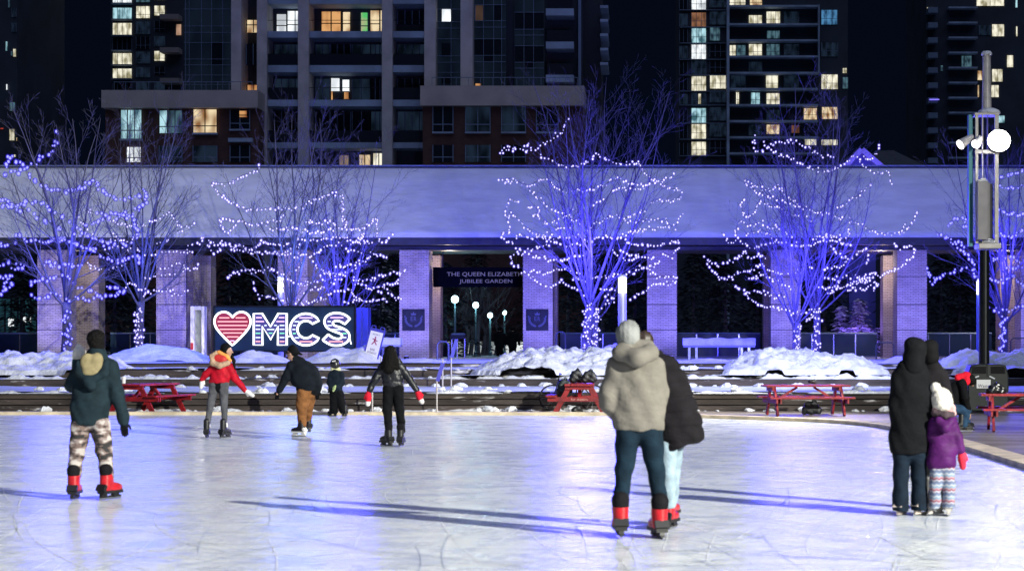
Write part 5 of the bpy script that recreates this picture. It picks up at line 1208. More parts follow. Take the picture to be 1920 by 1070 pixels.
# bicycle behind the end-on table
bk = thing('bicycle', (pxx(1076, 47.3), 46.4, -.008), 'black bicycle leaning behind the end-on picnic table, front wheel showing', 'bicycle')
def wheel(cx):
    n = 28; w = MB().tube([(cx + .335 * math.cos(2 * math.pi * i / n), .95, .345 + .335 * math.sin(2 * math.pi * i / n)) for i in range(n)], .021, 6, closed=True)
    o = local(w, 'wheel', mat('tyre', (.012, .012, .014), .8), bk)
    s = MB()
    for i in range(14): s.tube([(cx, .95, .345), (cx + .32 * math.cos(2 * math.pi * i / 14 + .1), .95, .345 + .32 * math.sin(2 * math.pi * i / 14 + .1))], .003, 3)
    local(s, 'spokes', STEEL, o)
wheel(-.56); wheel(.50)
f_ = MB(); BB = (.02, .95, .30); ST = (.12, .95, .78); HT = (-.40, .95, .80); HB = (-.44, .95, .66)
for p, q in ((BB, ST), (ST, HT), (BB, HB), (HT, HB), (ST, (.5, .95, .345)), (BB, (.5, .95, .345)), (HB, (-.56, .95, .345)), (HT, (-.38, .95, .95))): f_.tube([p, q], .017, 7)
local(f_, 'frame', mat('bike_black', (.012, .013, .018), .3, .3), bk)
local(MB().tube([(-.34, .65, .96), (-.38, .75, .98), (-.38, 1.15, .98), (-.34, 1.25, .96)], .014, 7), 'handlebar', BLACKMETAL, bk)
local(MB().tube([(.0, .95, .88), (.14, .95, .87), (.24, .95, .88)], [.02, .05, .075], 8), 'saddle', BLACKMETAL, bk)
# ---------------------------------------------------------------- waste bin
bd = 46.0; bx = pxx(1849, bd); wb = thing('waste_bin', (bx, bd, -.01), 'dark double waste bin with a white Waste label, at the foot of the lamp pole', 'waste bin')
BINM = mat('bin_plastic', (.007, .012, .014), .4, var=.2, spec=.3)
hw = 38 / F * bd; zt = pzz(682, bd)
b = MB(); pr = [(-hw, .30), (-hw * .96, .05), (hw * .96, .05), (hw, .30), (hw * 1.0, zt - .28), (hw * .86, zt - .03), (hw * .5, zt), (-hw * .5, zt), (-hw * .86, zt - .03), (-hw, zt - .28)]
b.prism([(bx + x, z) for x, z in pr], bd - .3, bd + .3); b.build('body', BINM, wb, bevel=.03)
for sx in (-1, 1):
    o_ = MB(); x0, x1 = sorted((sx * .06, sx * hw * .82)); o_.prism([(bx + x0, zt - .24), (bx + x1, zt - .24), (bx + (x1 if sx > 0 else x1) * .98, zt - .1), (bx + x1 * .9, zt - .06), (bx + x0 * .98, zt - .06)], bd - .312, bd - .303)
    o_.build('opening', mat('bin_hole', (.002, .002, .003), .9), wb)
MB().box(bx - .03, bx + .03, bd - .33, bd - .303, zt - .3, zt - .01).build('divider', BINM, wb)
z0, z1 = pzz(727, bd), pzz(711, bd); lb = MB().box(pxx(1827, bd), pxx(1853, bd), bd - .315, bd - .304, z0, z1).build('label_plate', mat('label_white', (.78, .80, .80), .5), wb)
text_mb('Waste', .29, .085, (pxx(1840, bd), z0 + .06), bd - .320).build('lettering', INK, lb, origin=wb.location)
MB().bar((bx - .38, bd - .31, zt - .35), (bx - .24, bd - .31, zt - .30), .03, .008, (0, 1, 0)).bar((bx + .02, bd - .31, zt - .30), (bx + .16, bd - .31, zt - .37), .03, .008, (0, 1, 0)).build('reflective_mark', mat('pale_mark', (.6, .65, .68), .4), wb)
# ---------------------------------------------------------------- people
def fabric(name, c, rough=0.85, var=0.25, bump=0.35, bs=60, scale=9, spec=0.14):
    """woven cloth: fine grain plus broad soft wrinkles"""
    m = mat(name, c, rough, var=var, bump=bump * .35, bscale=bs, scale=scale, spec=spec)
    if 'wrinkled' in m: return m
    m['wrinkled'] = 1; nt = m.node_tree; b = nt.nodes['Principled BSDF']; fine = b.inputs['Normal'].links[0].from_node
    tc = nt.nodes.new('ShaderNodeTexCoord'); mp = nt.nodes.new('ShaderNodeMapping'); mp.inputs['Scale'].default_value = (1, 1, 1.9); mp.inputs['Rotation'].default_value = (0, R(28), 0)
    n = nt.nodes.new('ShaderNodeTexNoise'); n.inputs['Scale'].default_value = 5; n.inputs['Detail'].default_value = 2; n.inputs['Distortion'].default_value = .8
    nt.links.new(tc.outputs['Object'], mp.inputs[0]); nt.links.new(mp.outputs[0], n.inputs['Vector'])
    bp = nt.nodes.new('ShaderNodeBump'); bp.inputs['Strength'].default_value = .34; bp.inputs['Distance'].default_value = .045
    nt.links.new(n.outputs['Fac'], bp.inputs['Height']); nt.links.new(bp.outputs['Normal'], fine.inputs['Normal']); return m
SKIN = mat('skin', (0.42, 0.24, 0.17), 0.55, var=0.1, scale=12)
SKIN2 = mat('skin_deep', (0.20, 0.10, 0.065), 0.55, var=0.1, scale=12)
HAIRB = mat('hair_black', (0.004, 0.0035, 0.0035), 0.7, var=0.4, scale=30, bump=0.5, bscale=50, spec=0.12)
DENIM = fabric('dark_denim', (0.0055, 0.016, 0.028)); PALEDENIM = fabric('pale_denim', (0.24, 0.32, 0.38)); BLACKC = fabric('black_cloth', (0.0032, 0.0035, 0.0048)); CHAR = fabric('charcoal_coat', (0.0085, 0.0075, 0.0095))
def camo():
    m = mat('camouflage', (0.5, 0.42, 0.36), .85); nt = m.node_tree; b = nt.nodes['Principled BSDF']
    tc = nt.nodes.new('ShaderNodeTexCoord'); mp = nt.nodes.new('ShaderNodeMapping'); mp.inputs['Scale'].default_value = (8, 8, 15)
    n = nt.nodes.new('ShaderNodeTexNoise'); n.inputs['Scale'].default_value = 1.0; n.inputs['Detail'].default_value = 2
    r = nt.nodes.new('ShaderNodeValToRGB'); cr = r.color_ramp; cr.interpolation = 'CONSTANT'
    cr.elements[0].color = (.02, .018, .02, 1); cr.elements[1].position = .42; cr.elements[1].color = (.13, .09, .08, 1)
    e = cr.elements.new(.49); e.color = (.24, .19, .18, 1); e = cr.elements.new(.56); e.color = (.42, .38, .36, 1)
    nt.links.new(tc.outputs['Object'], mp.inputs[0]); nt.links.new(mp.outputs[0], n.inputs['Vector']); nt.links.new(n.outputs['Fac'], r.inputs[0]); nt.links.new(r.outputs[0], b.inputs['Base Color']); return m
def banded():
    m = mat('patterned_leggings', (0.5, 0.5, 0.55), .85); nt = m.node_tree; b = nt.nodes['Principled BSDF']
    tc = nt.nodes.new('ShaderNodeTexCoord'); sp = nt.nodes.new('ShaderNodeSeparateXYZ'); nt.links.new(tc.outputs['Object'], sp.inputs[0])
    w = nt.nodes.new('ShaderNodeMath'); w.operation = 'SINE'; mu = nt.nodes.new('ShaderNodeMath'); mu.operation = 'MULTIPLY'; mu.inputs[1].default_value = 130
    nt.links.new(sp.outputs['X'], mu.inputs[0]); nt.links.new(mu.outputs[0], w.inputs[0])
    m2 = nt.nodes.new('ShaderNodeMath'); m2.operation = 'MULTIPLY_ADD'; m2.inputs[1].default_value = .005; nt.links.new(w.outputs[0], m2.inputs[0]); nt.links.new(sp.outputs['Z'], m2.inputs[2])
    m3 = nt.nodes.new('ShaderNodeMath'); m3.operation = 'MULTIPLY'; m3.inputs[1].default_value = 9.0; nt.links.new(m2.outputs[0], m3.inputs[0])
    fr = nt.nodes.new('ShaderNodeMath'); fr.operation = 'FRACT'; nt.links.new(m3.outputs[0], fr.inputs[0])
    r = nt.nodes.new('ShaderNodeValToRGB'); cr = r.color_ramp; cr.interpolation = 'CONSTANT'
    cols = [(0, (.10, .12, .20)), (.14, (.30, .30, .36)), (.3, (.20, .05, .09)), (.42, (.32, .20, .23)), (.55, (.16, .24, .33)), (.72, (.32, .34, .39)), (.86, (.12, .16, .26))]
    cr.elements[0].color = hexcol(cols[0][1]); cr.elements[1].position = cols[1][0]; cr.elements[1].color = hexcol(cols[1][1])
    for p, c in cols[2:]: e = cr.elements.new(p); e.color = hexcol(c)
    nt.links.new(fr.outputs[0], r.inputs[0]); nt.links.new(r.outputs[0], b.inputs['Base Color']); return m

def folds(a=.006, f=26, s=0):
    return lambda X, Y, Zz: a * np.sin(f * (Zz + .45 * X) + 3 * np.sin(9 * X + s)) * np.cos(f * .45 * (X - Y) + s)
def quilt(pitch=.09, a=.010, s=0):
    return lambda X, Y, Zz: a * (1 - np.abs(np.sin(math.pi * Zz / pitch + .25 * np.sin(7 * X + s)))) ** 2 * 1.6 + .004 * np.sin(33 * X + 17 * Zz + s)

class Person:
    def __init__(s, bx, by, label, d=None, zb=0.0):
        s.bx, s.by = bx, by; s.d = d or (EYE - zb) * F / (by - CY); s.s = F / s.d
        s.root = thing('person', (pxx(bx, s.d), s.d, zb), label, 'person')
    def p(s, q):                     # photo point (+ depth in metres) -> local metres
        return ((q[0] - s.bx) / s.s, q[2] if len(q) > 2 else 0.0, (s.by - q[1]) / s.s)
    def cap(s, a, r0, b=None, r1=None, kx=1.0, ky=1.0):   # radii in photo pixels
        b = b or a; r1 = r0 if r1 is None else r1
        A, B = s.p(a), s.p(b); return (*A, r0 / s.s, *B, r1 / s.s, kx, ky)
    def chain(s, pts, kx=1.0, ky=1.0): return [(*s.cap(a[0], a[1], b[0], b[1], kx, ky), 'limb') for a, b in zip(pts, pts[1:])]
    def rows(s, rws, ky=.62, dy=0.0):   # silhouette rows: centre x, y, half width
        out = []
        for a, b in zip(rws, rws[1:]):
            out.append(s.cap((a[0], a[1], a[3] if len(a) > 3 else dy), a[2], (b[0], b[1], b[3] if len(b) > 3 else dy), b[2], 1.0, ky))
        return out
    def part(s, name, m, prims, parent=None, vox=.013, k=.025, disp=None, cut=None, hem=None):
        if hem is not None:          # hem line given in photo pixels: one height, or two points of a slanting edge
            legs = name in ('trousers', 'leggings', 'jeans', 'snow_trousers')
            if not hasattr(hem, '__len__'): hem = (s.p((s.bx, hem))[2], 0, legs)
            else:
                a, b = s.p(hem[0]), s.p(hem[1]); sl = (b[2] - a[2]) / (b[0] - a[0]); hem = (a[2] - sl * a[0], sl, legs)
        return sdf_obj(name, prims, m, parent or s.root, vox, k, disp, cut, hem)
    def body(s, head, r, limbs, torso, face=0.0, m=SKIN):
        """one continuous skin surface: head with nose, brow, chin and ears, neck, torso and limbs"""
        f = Vector((-math.sin(R(face)), math.cos(R(face)), 0)); sd = Vector((f.y, -f.x, 0)); h = Vector(s.p(head)); q = r / s.s
        C = lambda v, r0, w=None, r1=None: (*v, r0, *(w if w is not None else v), r1 if r1 is not None else r0, 1, 1)
        pr = [C(h + Vector((0, 0, q * .25)), q * .92), C(h + f * q * .12 - Vector((0, 0, q * .2)), q * .78, h + f * q * .35 - Vector((0, 0, q * .78)), q * .45),
              C(h + f * q * .92 + Vector((0, 0, q * .12)), q * .07, h + f * q * 1.12 - Vector((0, 0, q * .2)), q * .13),
              C(h + f * q * .80 + sd * q * .3 + Vector((0, 0, q * .22)), q * .12, h + f * q * .80 - sd * q * .3 + Vector((0, 0, q * .22)), q * .12),
              C(h + sd * q * .90 - Vector((0, 0, q * .05)), q * .16), C(h - sd * q * .90 - Vector((0, 0, q * .05)), q * .16),
              C(h + f * q * .72 - sd * q * .2 - Vector((0, 0, q * .50)), q * .09, h + f * q * .72 + sd * q * .2 - Vector((0, 0, q * .50)), q * .09)]
        t0 = Vector(s.p(torso[0][0])); pr.append(C(h - Vector((0, 0, q * .4)), q * .5, t0, q * .6))
        torso = [(q_, r_ * .85) for q_, r_ in torso]; (qx, qy, *qd), ql = torso[-1]; torso[-1] = ((qx, qy - ql * .7, *qd), ql * .85)
        pr += s.chain(torso, 1, .7)
        for L in limbs: pr += s.chain([(q_, r_ * .74) for q_, r_ in L])
        b = s.part('body', m, pr, vox=max(.011, q * .13), k=.02)
        eyes = MB()
        for sg in (-1, 1):
            e = h + f * q * .83 + sd * sg * q * .32 + Vector((0, 0, q * .06)); eyes.lathe([(q * .02, -q * .1), (q * .1, 0), (q * .02, q * .1)], e, 8)
        local(eyes, 'eyes', mat('eye', (.02, .015, .012), .3), b)
        return b
    def skate(s, foot, yaw, boot, sole, sc=1.0, dy=0.0, cuff=None, w=1.0):
        """boot with toe, padded cuff, black sole and steel blade; yaw 0 points away from the camera"""
        o = Vector(s.p((foot[0], foot[1], dy))); 
        T = lambda x, y, z: (o.x + (x * math.cos(R(yaw)) - y * math.sin(R(yaw))) * sc, o.y + (x * math.sin(R(yaw)) + y * math.cos(R(yaw))) * sc, o.z + z * sc)
        c = lambda a, r0, b, r1, kx=1, ky=1: (*T(*a), r0 * sc * w, *T(*b), r1 * sc * w, kx, ky)
        pr = [c((0, -.06, .125), .045, (0, .12, .115), .042), c((0, .05, .135), .047, (0, .16, .12), .036), c((0, -.055, .14), .052, (0, -.045, .31), .056), c((0, .0, .17), .048, (0, -.02, .24), .052)]
        b = s.part('skate', boot, pr, vox=.010 * sc + .002, k=.02)
        m = MB(); 
        for i in range(1): 
            pts = [T(0, -.125, .088), T(0, .03, .084), T(0, .175, .088)]
            m.bar(T(0, -.13, .082), T(0, .18, .082), .082 * sc * w, .03 * sc * w)
        m.bar(T(0, -.13, .058), T(0, -.05, .040), .034 * sc * w, .045 * sc); m.bar(T(0, .06, .040), T(0, .15, .058), .034 * sc * w, .045 * sc); m.bar(T(0, -.14, .030), T(0, .185, .030), .026 * sc * w, .018 * sc)
        m.bar(T(-.0, -.135, .10), T(0, -.10, .16), .10 * sc * w, .04 * sc)
        local(m, 'sole', sole, b)
        k = MB(); k.bar(T(0, -.155, .012), T(0, .20, .012), .006 * sc, .024 * sc); local(k, 'blade', STEEL, b)
        if cuff: s.part('cuff', cuff, [c((0, -.05, .295), .059, (0, -.05, .325), .062)], b, vox=.010, k=.02)
        return b
    def glove(s, w, dirv, m, size=1.0, mitten=False, tip=None, thumb=1, name='glove', dy=0.0, curl=.5):
        """palm, four unequal bent fingers and a thumb (or a mitten with its thumb)"""
        o = Vector(s.p((w[0], w[1], dy))); d = Vector(dirv).normalized(); pn = Vector((0, -1, 0)); sd = d.cross(pn).normalized()
        z = size; C = lambda a, r0, b, r1: (*a, r0, *b, r1, 1, 1)
        pr = [C(o, .032 * z, o + d * .03 * z, .034 * z)]
        for t in (-1, 0, 1): pr.append(C(o + d * .035 * z + sd * t * .022 * z, .018 * z, o + d * .085 * z + sd * t * .026 * z, .019 * z))
        back = Vector((0, 1, 0))
        if mitten:
            pr.append(C(o + d * .07 * z, .042 * z, o + d * .155 * z, .034 * z)); pr.append(C(o + d * .03 * z + sd * thumb * .03 * z, .016 * z, o + d * .085 * z + sd * thumb * .052 * z, .014 * z))
            g = s.part(name, m, pr, vox=.009, k=.015)
            if tip: s.part('mitten_tip', tip, [C(o + d * .135 * z, .0375 * z, o + d * .165 * z, .033 * z)], g, vox=.008, k=.01)
            return g
        for i, (t, L) in enumerate(((-1.5, .062), (-.5, .078), (.5, .084), (1.5, .072))):
            a = o + d * .085 * z + sd * t * .018 * z; b = a + (d + back * curl * .5 + sd * t * .05).normalized() * L * .55 * z; e = b + (d + back * curl * 1.4).normalized() * L * .55 * z
            pr += [C(a, .0105 * z, b, .010 * z), C(b, .010 * z, e, .0085 * z)]
        a = o + d * .02 * z + sd * thumb * .03 * z; b = a + (d + sd * thumb * .9).normalized() * .045 * z; e = b + (d + sd * thumb * .25).normalized() * .032 * z
        pr += [C(a, .0135 * z, b, .0125 * z), C(b, .0125 * z, e, .010 * z)]
        return s.part(name, m, pr, vox=.0055, k=.006)

RED = mat('skate_red', (0.40, 0.008, 0.015), .35, var=.2, scale=14); SOLE = mat('skate_black', (.005, .005, .006), .5); CUFF = fabric('skate_cuff', (.006, .006, .008)); WHITESK = mat('skate_white', (.42, .39, .37), .5, var=.15, scale=12); BLACKSK = mat('skate_boot_black', (.005, .0055, .008), .5)

# man in camouflage trousers, seen from behind
P = Person(172, 936, 'man seen from behind in dark teal jacket, tan hood lining and camouflage trousers, red skates')
P.body((181, 641), 15, [[((150, 688), 9), ((130, 722, .1), 7), ((141, 726, .3), 6)], [((212, 690), 9), ((224, 741), 7), ((232, 785), 5.5)], [((150, 795), 13), ((145, 838), 9), ((140, 905), 6.5)], [((189, 795), 13), ((195, 840), 9), ((201, 905), 6.5)]], [((181, 672), 13), ((180, 720), 22), ((170, 790), 23)], 10, SKIN2)
P.part('hair', HAIRB, [P.cap((180, 636), 17, (182, 647), 15), P.cap((173, 630), 9), P.cap((188, 630), 9), P.cap((181, 626), 9)], k=.02, disp=lambda X, Y, Zz: .006 * np.sin(70 * X) * np.sin(65 * Zz) * np.sin(60 * Y))
TEAL = fabric('teal_jacket', (0.010, 0.021, 0.028), bump=.25)
P.part('jacket', TEAL, P.rows([(181, 671, 14), (180, 684, 27), (177, 704, 35), (171, 735, 35), (169, 765, 35), (168.5, 789, 35.5)], .58) + P.chain([((153, 686, -.02), 14), ((134, 716, .06), 13), ((127, 722, .14), 12), ((141, 724, .30), 10)]) + P.chain([((207, 686), 15), ((219, 738), 13), ((231, 780), 10.5), ((232, 789), 10)]) + [P.cap((181, 662), 16, (182, 672), 17)], vox=.013, k=.03, disp=folds(.006, 22, 1), hem=796)
P.part('hood', TEAL, [P.cap((156, 698, -.14), 8, (176, 713, -.17), 9), P.cap((176, 713, -.17), 9, (202, 698, -.14), 8), P.cap((156, 698, -.14), 8, (153, 680, -.08), 7), P.cap((202, 698, -.14), 8, (203, 680, -.08), 7), P.cap((174, 712, -.17), 9, (180, 724, -.16), 9)], vox=.012, k=.03)
P.part('hood_lining', fabric('tan_lining', (0.27, 0.225, 0.12), .6), [P.cap((168, 673, -.10), 12, (173, 697, -.15), 12, 1, .7), P.cap((188, 673, -.10), 12, (184, 697, -.15), 12, 1, .7)], vox=.012, k=.03, disp=folds(.006, 30, 3))
P.part('trousers', camo(), [P.cap((153, 792), 17, (188, 792), 17, 1, .9)] + P.chain([((152, 797), 19), ((146, 838), 15.5), ((141, 872), 12.5), ((140, 893), 12)]) + P.chain([((188, 797), 19), ((195, 842), 15.5), ((199, 872), 12.5), ((201, 893), 12)]), k=.02, disp=folds(.007, 34, 2), hem=899)
P.skate((140, 936), 4, RED, SOLE, 1.0, 0, CUFF, 1.15); P.skate((204, 935), -24, RED, SOLE, 1.0, 0, CUFF, 1.15)
P.glove((232, 790), (.04, .1, -1), BLACKC, 1.0, thumb=-1, curl=.5); P.glove((141, 724), (.6, .6, .2), BLACKC, 1.0, thumb=1, dy=.30)
K = Person(149, 730, 'small child carried at the shoulder of the man in camouflage trousers, cream hat', d=P.d + .30, zb=P.p((150, 730))[2])
K.body((149, 667, 0), 11, [[((142, 690), 5), ((150, 705), 4)], [((156, 690), 5), ((158, 705), 4)], [((146, 716), 6), ((145, 735), 5)], [((153, 716), 6), ((155, 735), 5)]], [((149, 682), 8), ((150, 712), 10)], 60)
K.part('knit_hat', fabric('cream_knit', (0.80, 0.76, 0.66), bump=.7, bs=90), [K.cap((149, 662), 12, (148, 668), 12.5), K.cap((147, 650), 5)], k=.01)
K.part('snowsuit', fabric('teal_scarf', (0.02, 0.07, 0.075)), [K.cap((147, 681), 12, (149, 690), 13), K.cap((149, 690), 13, (151, 718), 12), K.cap((149, 716), 8, (147, 740), 7), K.cap((152, 716), 8, (156, 740), 7)], disp=folds(.004, 40))

# woman in the red jacket
P = Person(404, 821, 'woman in a red jacket with fur hood and grey leggings, arms out, black skates')
P.body((426, 659), 9.5, [[((399, 688), 6), ((385, 702), 4.5), ((379, 713), 3.5)], [((431, 688), 6), ((441, 710), 4.5), ((462, 734), 3.5)], [((402, 720), 9), ((397, 755), 6.5), ((388, 803), 4.5)], [((420, 720), 9), ((419, 757), 6.5), ((421, 803), 4.5)]], [((424, 674), 7), ((414, 695), 13), ((411, 718), 14)], -75)
P.part('knit_hat', BLACKC, [P.cap((423, 652), 9.5, (424, 657), 9.5), P.cap((420, 658), 8)], k=.01)
P.part('hair', HAIRB, [P.cap((431, 664, .02), 3.5, (438, 676, .02), 3.2), P.cap((438, 676, .02), 3.2, (440, 692, -.02), 2)], vox=.009)
REDJ = fabric('red_jacket', (0.42, 0.006, 0.02), .6)
P.part('jacket', REDJ, P.rows([(420, 680, 12), (416, 690, 17), (413, 702, 18.5), (411, 713, 19)], .62) + P.chain([((400, 688), 7.5), ((386, 702), 6.5), ((379, 711), 5)]) + P.chain([((430, 687), 8), ((441, 709), 7), ((459, 731), 5)]), disp=folds(.006, 30, 5), hem=718)
P.part('jacket_hem', BLACKC, P.rows([(411, 715, 18), (410.5, 719, 17.5)], .6))
P.part('hood_fur', fabric('tan_fur', (0.42, 0.28, 0.19), bump=1, bs=120), [P.cap((400, 668, -.10), 5, (402, 680, -.14), 5.5), P.cap((402, 680, -.14), 5.5, (416, 685, -.16), 5.5), P.cap((416, 685, -.16), 5.5, (430, 680, -.12), 5), P.cap((400, 668, -.10), 5, (408, 661, -.06), 4.5)], disp=lambda X, Y, Zz: .007 * np.sin(110 * X) * np.sin(95 * Zz) * np.sin(90 * Y))
P.part('hood_lining', mat('red_lining', (.50, .02, .02), .6), [P.cap((410, 672, -.10), 8, (420, 674, -.11), 8, 1, .6)])
P.part('scarf', mat('orange_scarf', (.70, .28, .06), .7, var=.2), [P.cap((412, 660, -.07), 4, (427, 668, -.07), 4), P.cap((427, 668, -.07), 4, (433, 676, -.04), 3)])
P.part('leggings', fabric('grey_wool', (0.085, 0.087, 0.098)), [P.cap((404, 720), 10.5, (419, 720), 10.5, 1, .95)] + P.chain([((402, 723), 10), ((396, 754), 7), ((391, 780), 5.4), ((389, 799), 4.9)]) + P.chain([((419, 723), 10), ((420, 755), 7), ((421, 780), 5.4), ((421, 799), 4.9)]), k=.015, disp=folds(.003, 40), hem=801)
for fx, yw in ((388, 6), (421, -20)): b = P.skate((fx, 821), yw, BLACKSK, SOLE, 1.0, 0); P.part('sock', mat('white_sock', (.75, .74, .72), .8), [P.cap((fx + (1 if fx < 400 else .5), 795), 5.5, (fx + (1 if fx < 400 else .5), 798), 5.5)], b)
WM = fabric('white_knit', (.72, .70, .68), bump=.6)
P.glove((460, 732), (.85, 0, -.55), WM, 1.05, mitten=True, thumb=1); P.glove((380, 711), (-.2, 0, -1), WM, .95, mitten=True, thumb=-1)

# man in brown trousers, bent forward
P = Person(565, 818, 'man bent forward on one skate, black cap turned backwards, dark jacket and brown trousers')
P.body((547, 663), 9.5, [[((545, 686), 7), ((532, 710), 5), ((520, 738), 4)], [((588, 694), 7), ((597, 718), 5), ((594, 735), 4)], [((570, 735), 11), ((566, 758, -.05), 8), ((567, 800), 5)], [((580, 735, .1), 11), ((575, 760, .15), 8), ((572, 792, .32), 5)]], [((552, 676), 8), ((567, 700), 17), ((575, 732), 16)], 80)
P.part('cap', BLACKC, [P.cap((549, 656), 10, (550, 659), 10), P.cap((558, 661), 3, (565, 664), 2, 1, 2)], k=.015)
P.part('glasses', BLACKMETAL, [P.cap((537.5, 661, -.04), 1.6, (545, 661, -.09), 1.0), P.cap((537.5, 661, .04), 1.6)], vox=.006, k=.004)
NAVYJ = fabric('dark_navy_jacket', (0.0055, 0.008, 0.013), bump=.3)
P.part('jacket', NAVYJ, P.rows([(553, 673, 9), (560, 684, 15), (567, 698, 24), (573, 714, 25), (575, 727, 22)], .62) + P.chain([((547, 686), 10), ((536, 708), 8), ((524, 731), 6)]) + P.chain([((585, 696), 12), ((596, 716), 8.5), ((596, 732), 6)]), k=.03, disp=folds(.007, 24, 2), hem=((553, 724), (597, 740)))
P.part('shirt_tail', BLACKC, P.rows([(575, 727, 20), (577, 733, 20), (590, 740, 7)], .6), k=.02, hem=((553, 731), (597, 742)))
BROWN = fabric('brown_corduroy', (0.20, 0.085, 0.03), bump=.5, bs=45)
P.part('trousers', BROWN, [P.cap((572, 735), 15, (579, 735), 14, 1, .9)] + P.chain([((571, 738), 15), ((567, 758, -.05), 11.5), ((566, 780), 8.5), ((567, 797), 7.5)]) + P.chain([((581, 738, .1), 12), ((575, 760, .16), 10), ((572, 783, .30), 7.5)]), k=.02, disp=folds(.005, 36, 1), hem=800)
P.skate((562, 818), 62, BLACKSK, mat('skate_white_sole', (.65, .64, .62), .5), 1.0, 0, CUFF); P.skate((571, 811), 30, BLACKSK, SOLE, .95, .36, CUFF)
P.glove((522, 733), (-.25, 0, -1), BLACKC, .95, thumb=1); P.glove((596, 732), (-.1, 0, -1), BLACKC, .95, thumb=-1)

# child with helmet
P = Person(631, 780, 'child in a black helmet and dark snow clothes, standing by the tan kerb')
P.body((627, 685), 7.2, [[((620, 702), 4.5), ((618, 718), 3.5), ((622, 727, -.1), 3)], [((640, 702), 4.5), ((641, 720), 3.5), ((631, 727, -.12), 3)], [((627, 736), 6), ((627, 756), 5), ((627, 772), 4)], [((636, 736), 6), ((639, 756), 5), ((643, 772), 4)]], [((629, 696), 5), ((630, 715), 9), ((631, 735), 9)], 70)
HEL = P.part('helmet', mat('helmet_black', (.012, .012, .014), .25, var=.2), [P.cap((628, 681), 9.2, (629, 683), 9.2)], vox=.010)
local(MB().bar(P.p((624, 677, -.11)), P.p((631, 676, -.118)), .03, .01, (0, 1, 0)), 'helmet_mark', mat('helmet_white', (.6, .6, .6), .5), HEL)
P.part('neck_warmer', mat('pale_green_scarf', (.55, .55, .30), .8), [P.cap((625, 691), 5.5, (633, 692), 5.5, 1, .9)])
P.part('jacket', fabric('child_navy', (0.006, 0.012, 0.021)), P.rows([(629, 696, 8), (630, 703, 11), (630, 720, 12), (630, 734, 12)], .68) + P.chain([((621, 702), 6), ((618, 716), 5.5), ((622, 726, -.1), 4.5)]) + P.chain([((640, 702), 6), ((641, 718), 5.5), ((633, 726, -.14), 4.5)]), disp=folds(.004, 34), hem=737)
P.part('snow_trousers', BLACKC, [P.cap((627, 737), 8.5, (635, 737), 8.5)] + P.chain([((627, 738), 9), ((626, 757), 7.5), ((626, 770), 7.5)]) + P.chain([((636, 738), 9), ((640, 757), 7.5), ((644, 770), 7.5)]), disp=folds(.005, 40), hem=774)
P.skate((624, 780), 60, BLACKSK, SOLE, .8); P.skate((646, 780), 35, BLACKSK, SOLE, .8)
P.glove((631, 723), (-.3, 0, -.7), mat('lime_glove', (.30, .38, .16), .7, var=.4, scale=20), .8, mitten=True, dy=-.18); P.glove((621, 726), (-.3, -.2, -.8), BLACKC, .75, mitten=True, dy=-.1)

# woman in black with red mittens
P = Person(738, 837, 'woman in black with long dark hair and red mittens, arms held out')
P.body((733, 661), 9.8, [[((716, 690), 7), ((703, 711), 5), ((692, 733), 4)], [((752, 690), 7), ((769, 712), 5), ((782, 732), 4)], [((729, 730), 10), ((727, 768), 7), ((729, 812), 5)], [((745, 730), 10), ((749, 768), 7), ((752, 812), 5)]], [((733, 676), 8), ((734, 700), 15), ((737, 728), 15)], 0)
P.part('hair', HAIRB, [P.cap((732, 658), 11, (733, 662), 11), P.cap((732, 660, -.03), 10, (731, 690, -.12), 11, 1, .7), P.cap((741, 668, -.03), 6, (746, 690, -.08), 5), P.cap((724, 668, -.03), 6, (720, 688, -.08), 5)], vox=.012, disp=lambda X, Y, Zz: .004 * np.sin(120 * X + 6 * np.sin(14 * Zz)))
GLJ = mat('black_quilted', (.005, .006, .010), .42, var=.3, scale=10, bump=.3, bscale=18)
P.part('jacket', GLJ, P.rows([(733, 676, 12), (734, 685, 20), (735, 700, 20), (736, 712, 19.5), (737, 722, 18.5)], .62) + P.chain([((718, 687), 9), ((704, 710), 7.5), ((693, 731), 6)]) + P.chain([((750, 687), 9), ((768, 711), 7.5), ((781, 730), 6)]), k=.025, disp=quilt(.10, .005, 1), hem=725)
P.part('trousers', fabric('black_trousers', (.003, .0034, .0045)), [P.cap((730, 728), 12, (744, 728), 12, 1, .9)] + P.chain([((729, 730), 11.5), ((726, 767), 9), ((728, 790), 7.5), ((729, 806), 7)]) + P.chain([((746, 730), 11.5), ((749, 767), 9), ((752, 790), 7.5), ((753, 806), 7)]), k=.015, disp=folds(.004, 34), hem=812)
P.skate((726, 837), 40, BLACKSK, SOLE, 1.05, 0, CUFF); P.skate((752, 837), -4, BLACKSK, SOLE, 1.05, 0, CUFF)
RM = fabric('red_knit', (.58, .015, .035), bump=.6); WT = fabric('white_tip', (.75, .70, .68))
P.glove((691, 735), (-.05, 0, -1), RM, 1.2, mitten=True, tip=WT, thumb=1); P.glove((782, 733), (.45, 0, -1), RM, 1.2, mitten=True, tip=WT, thumb=-1)

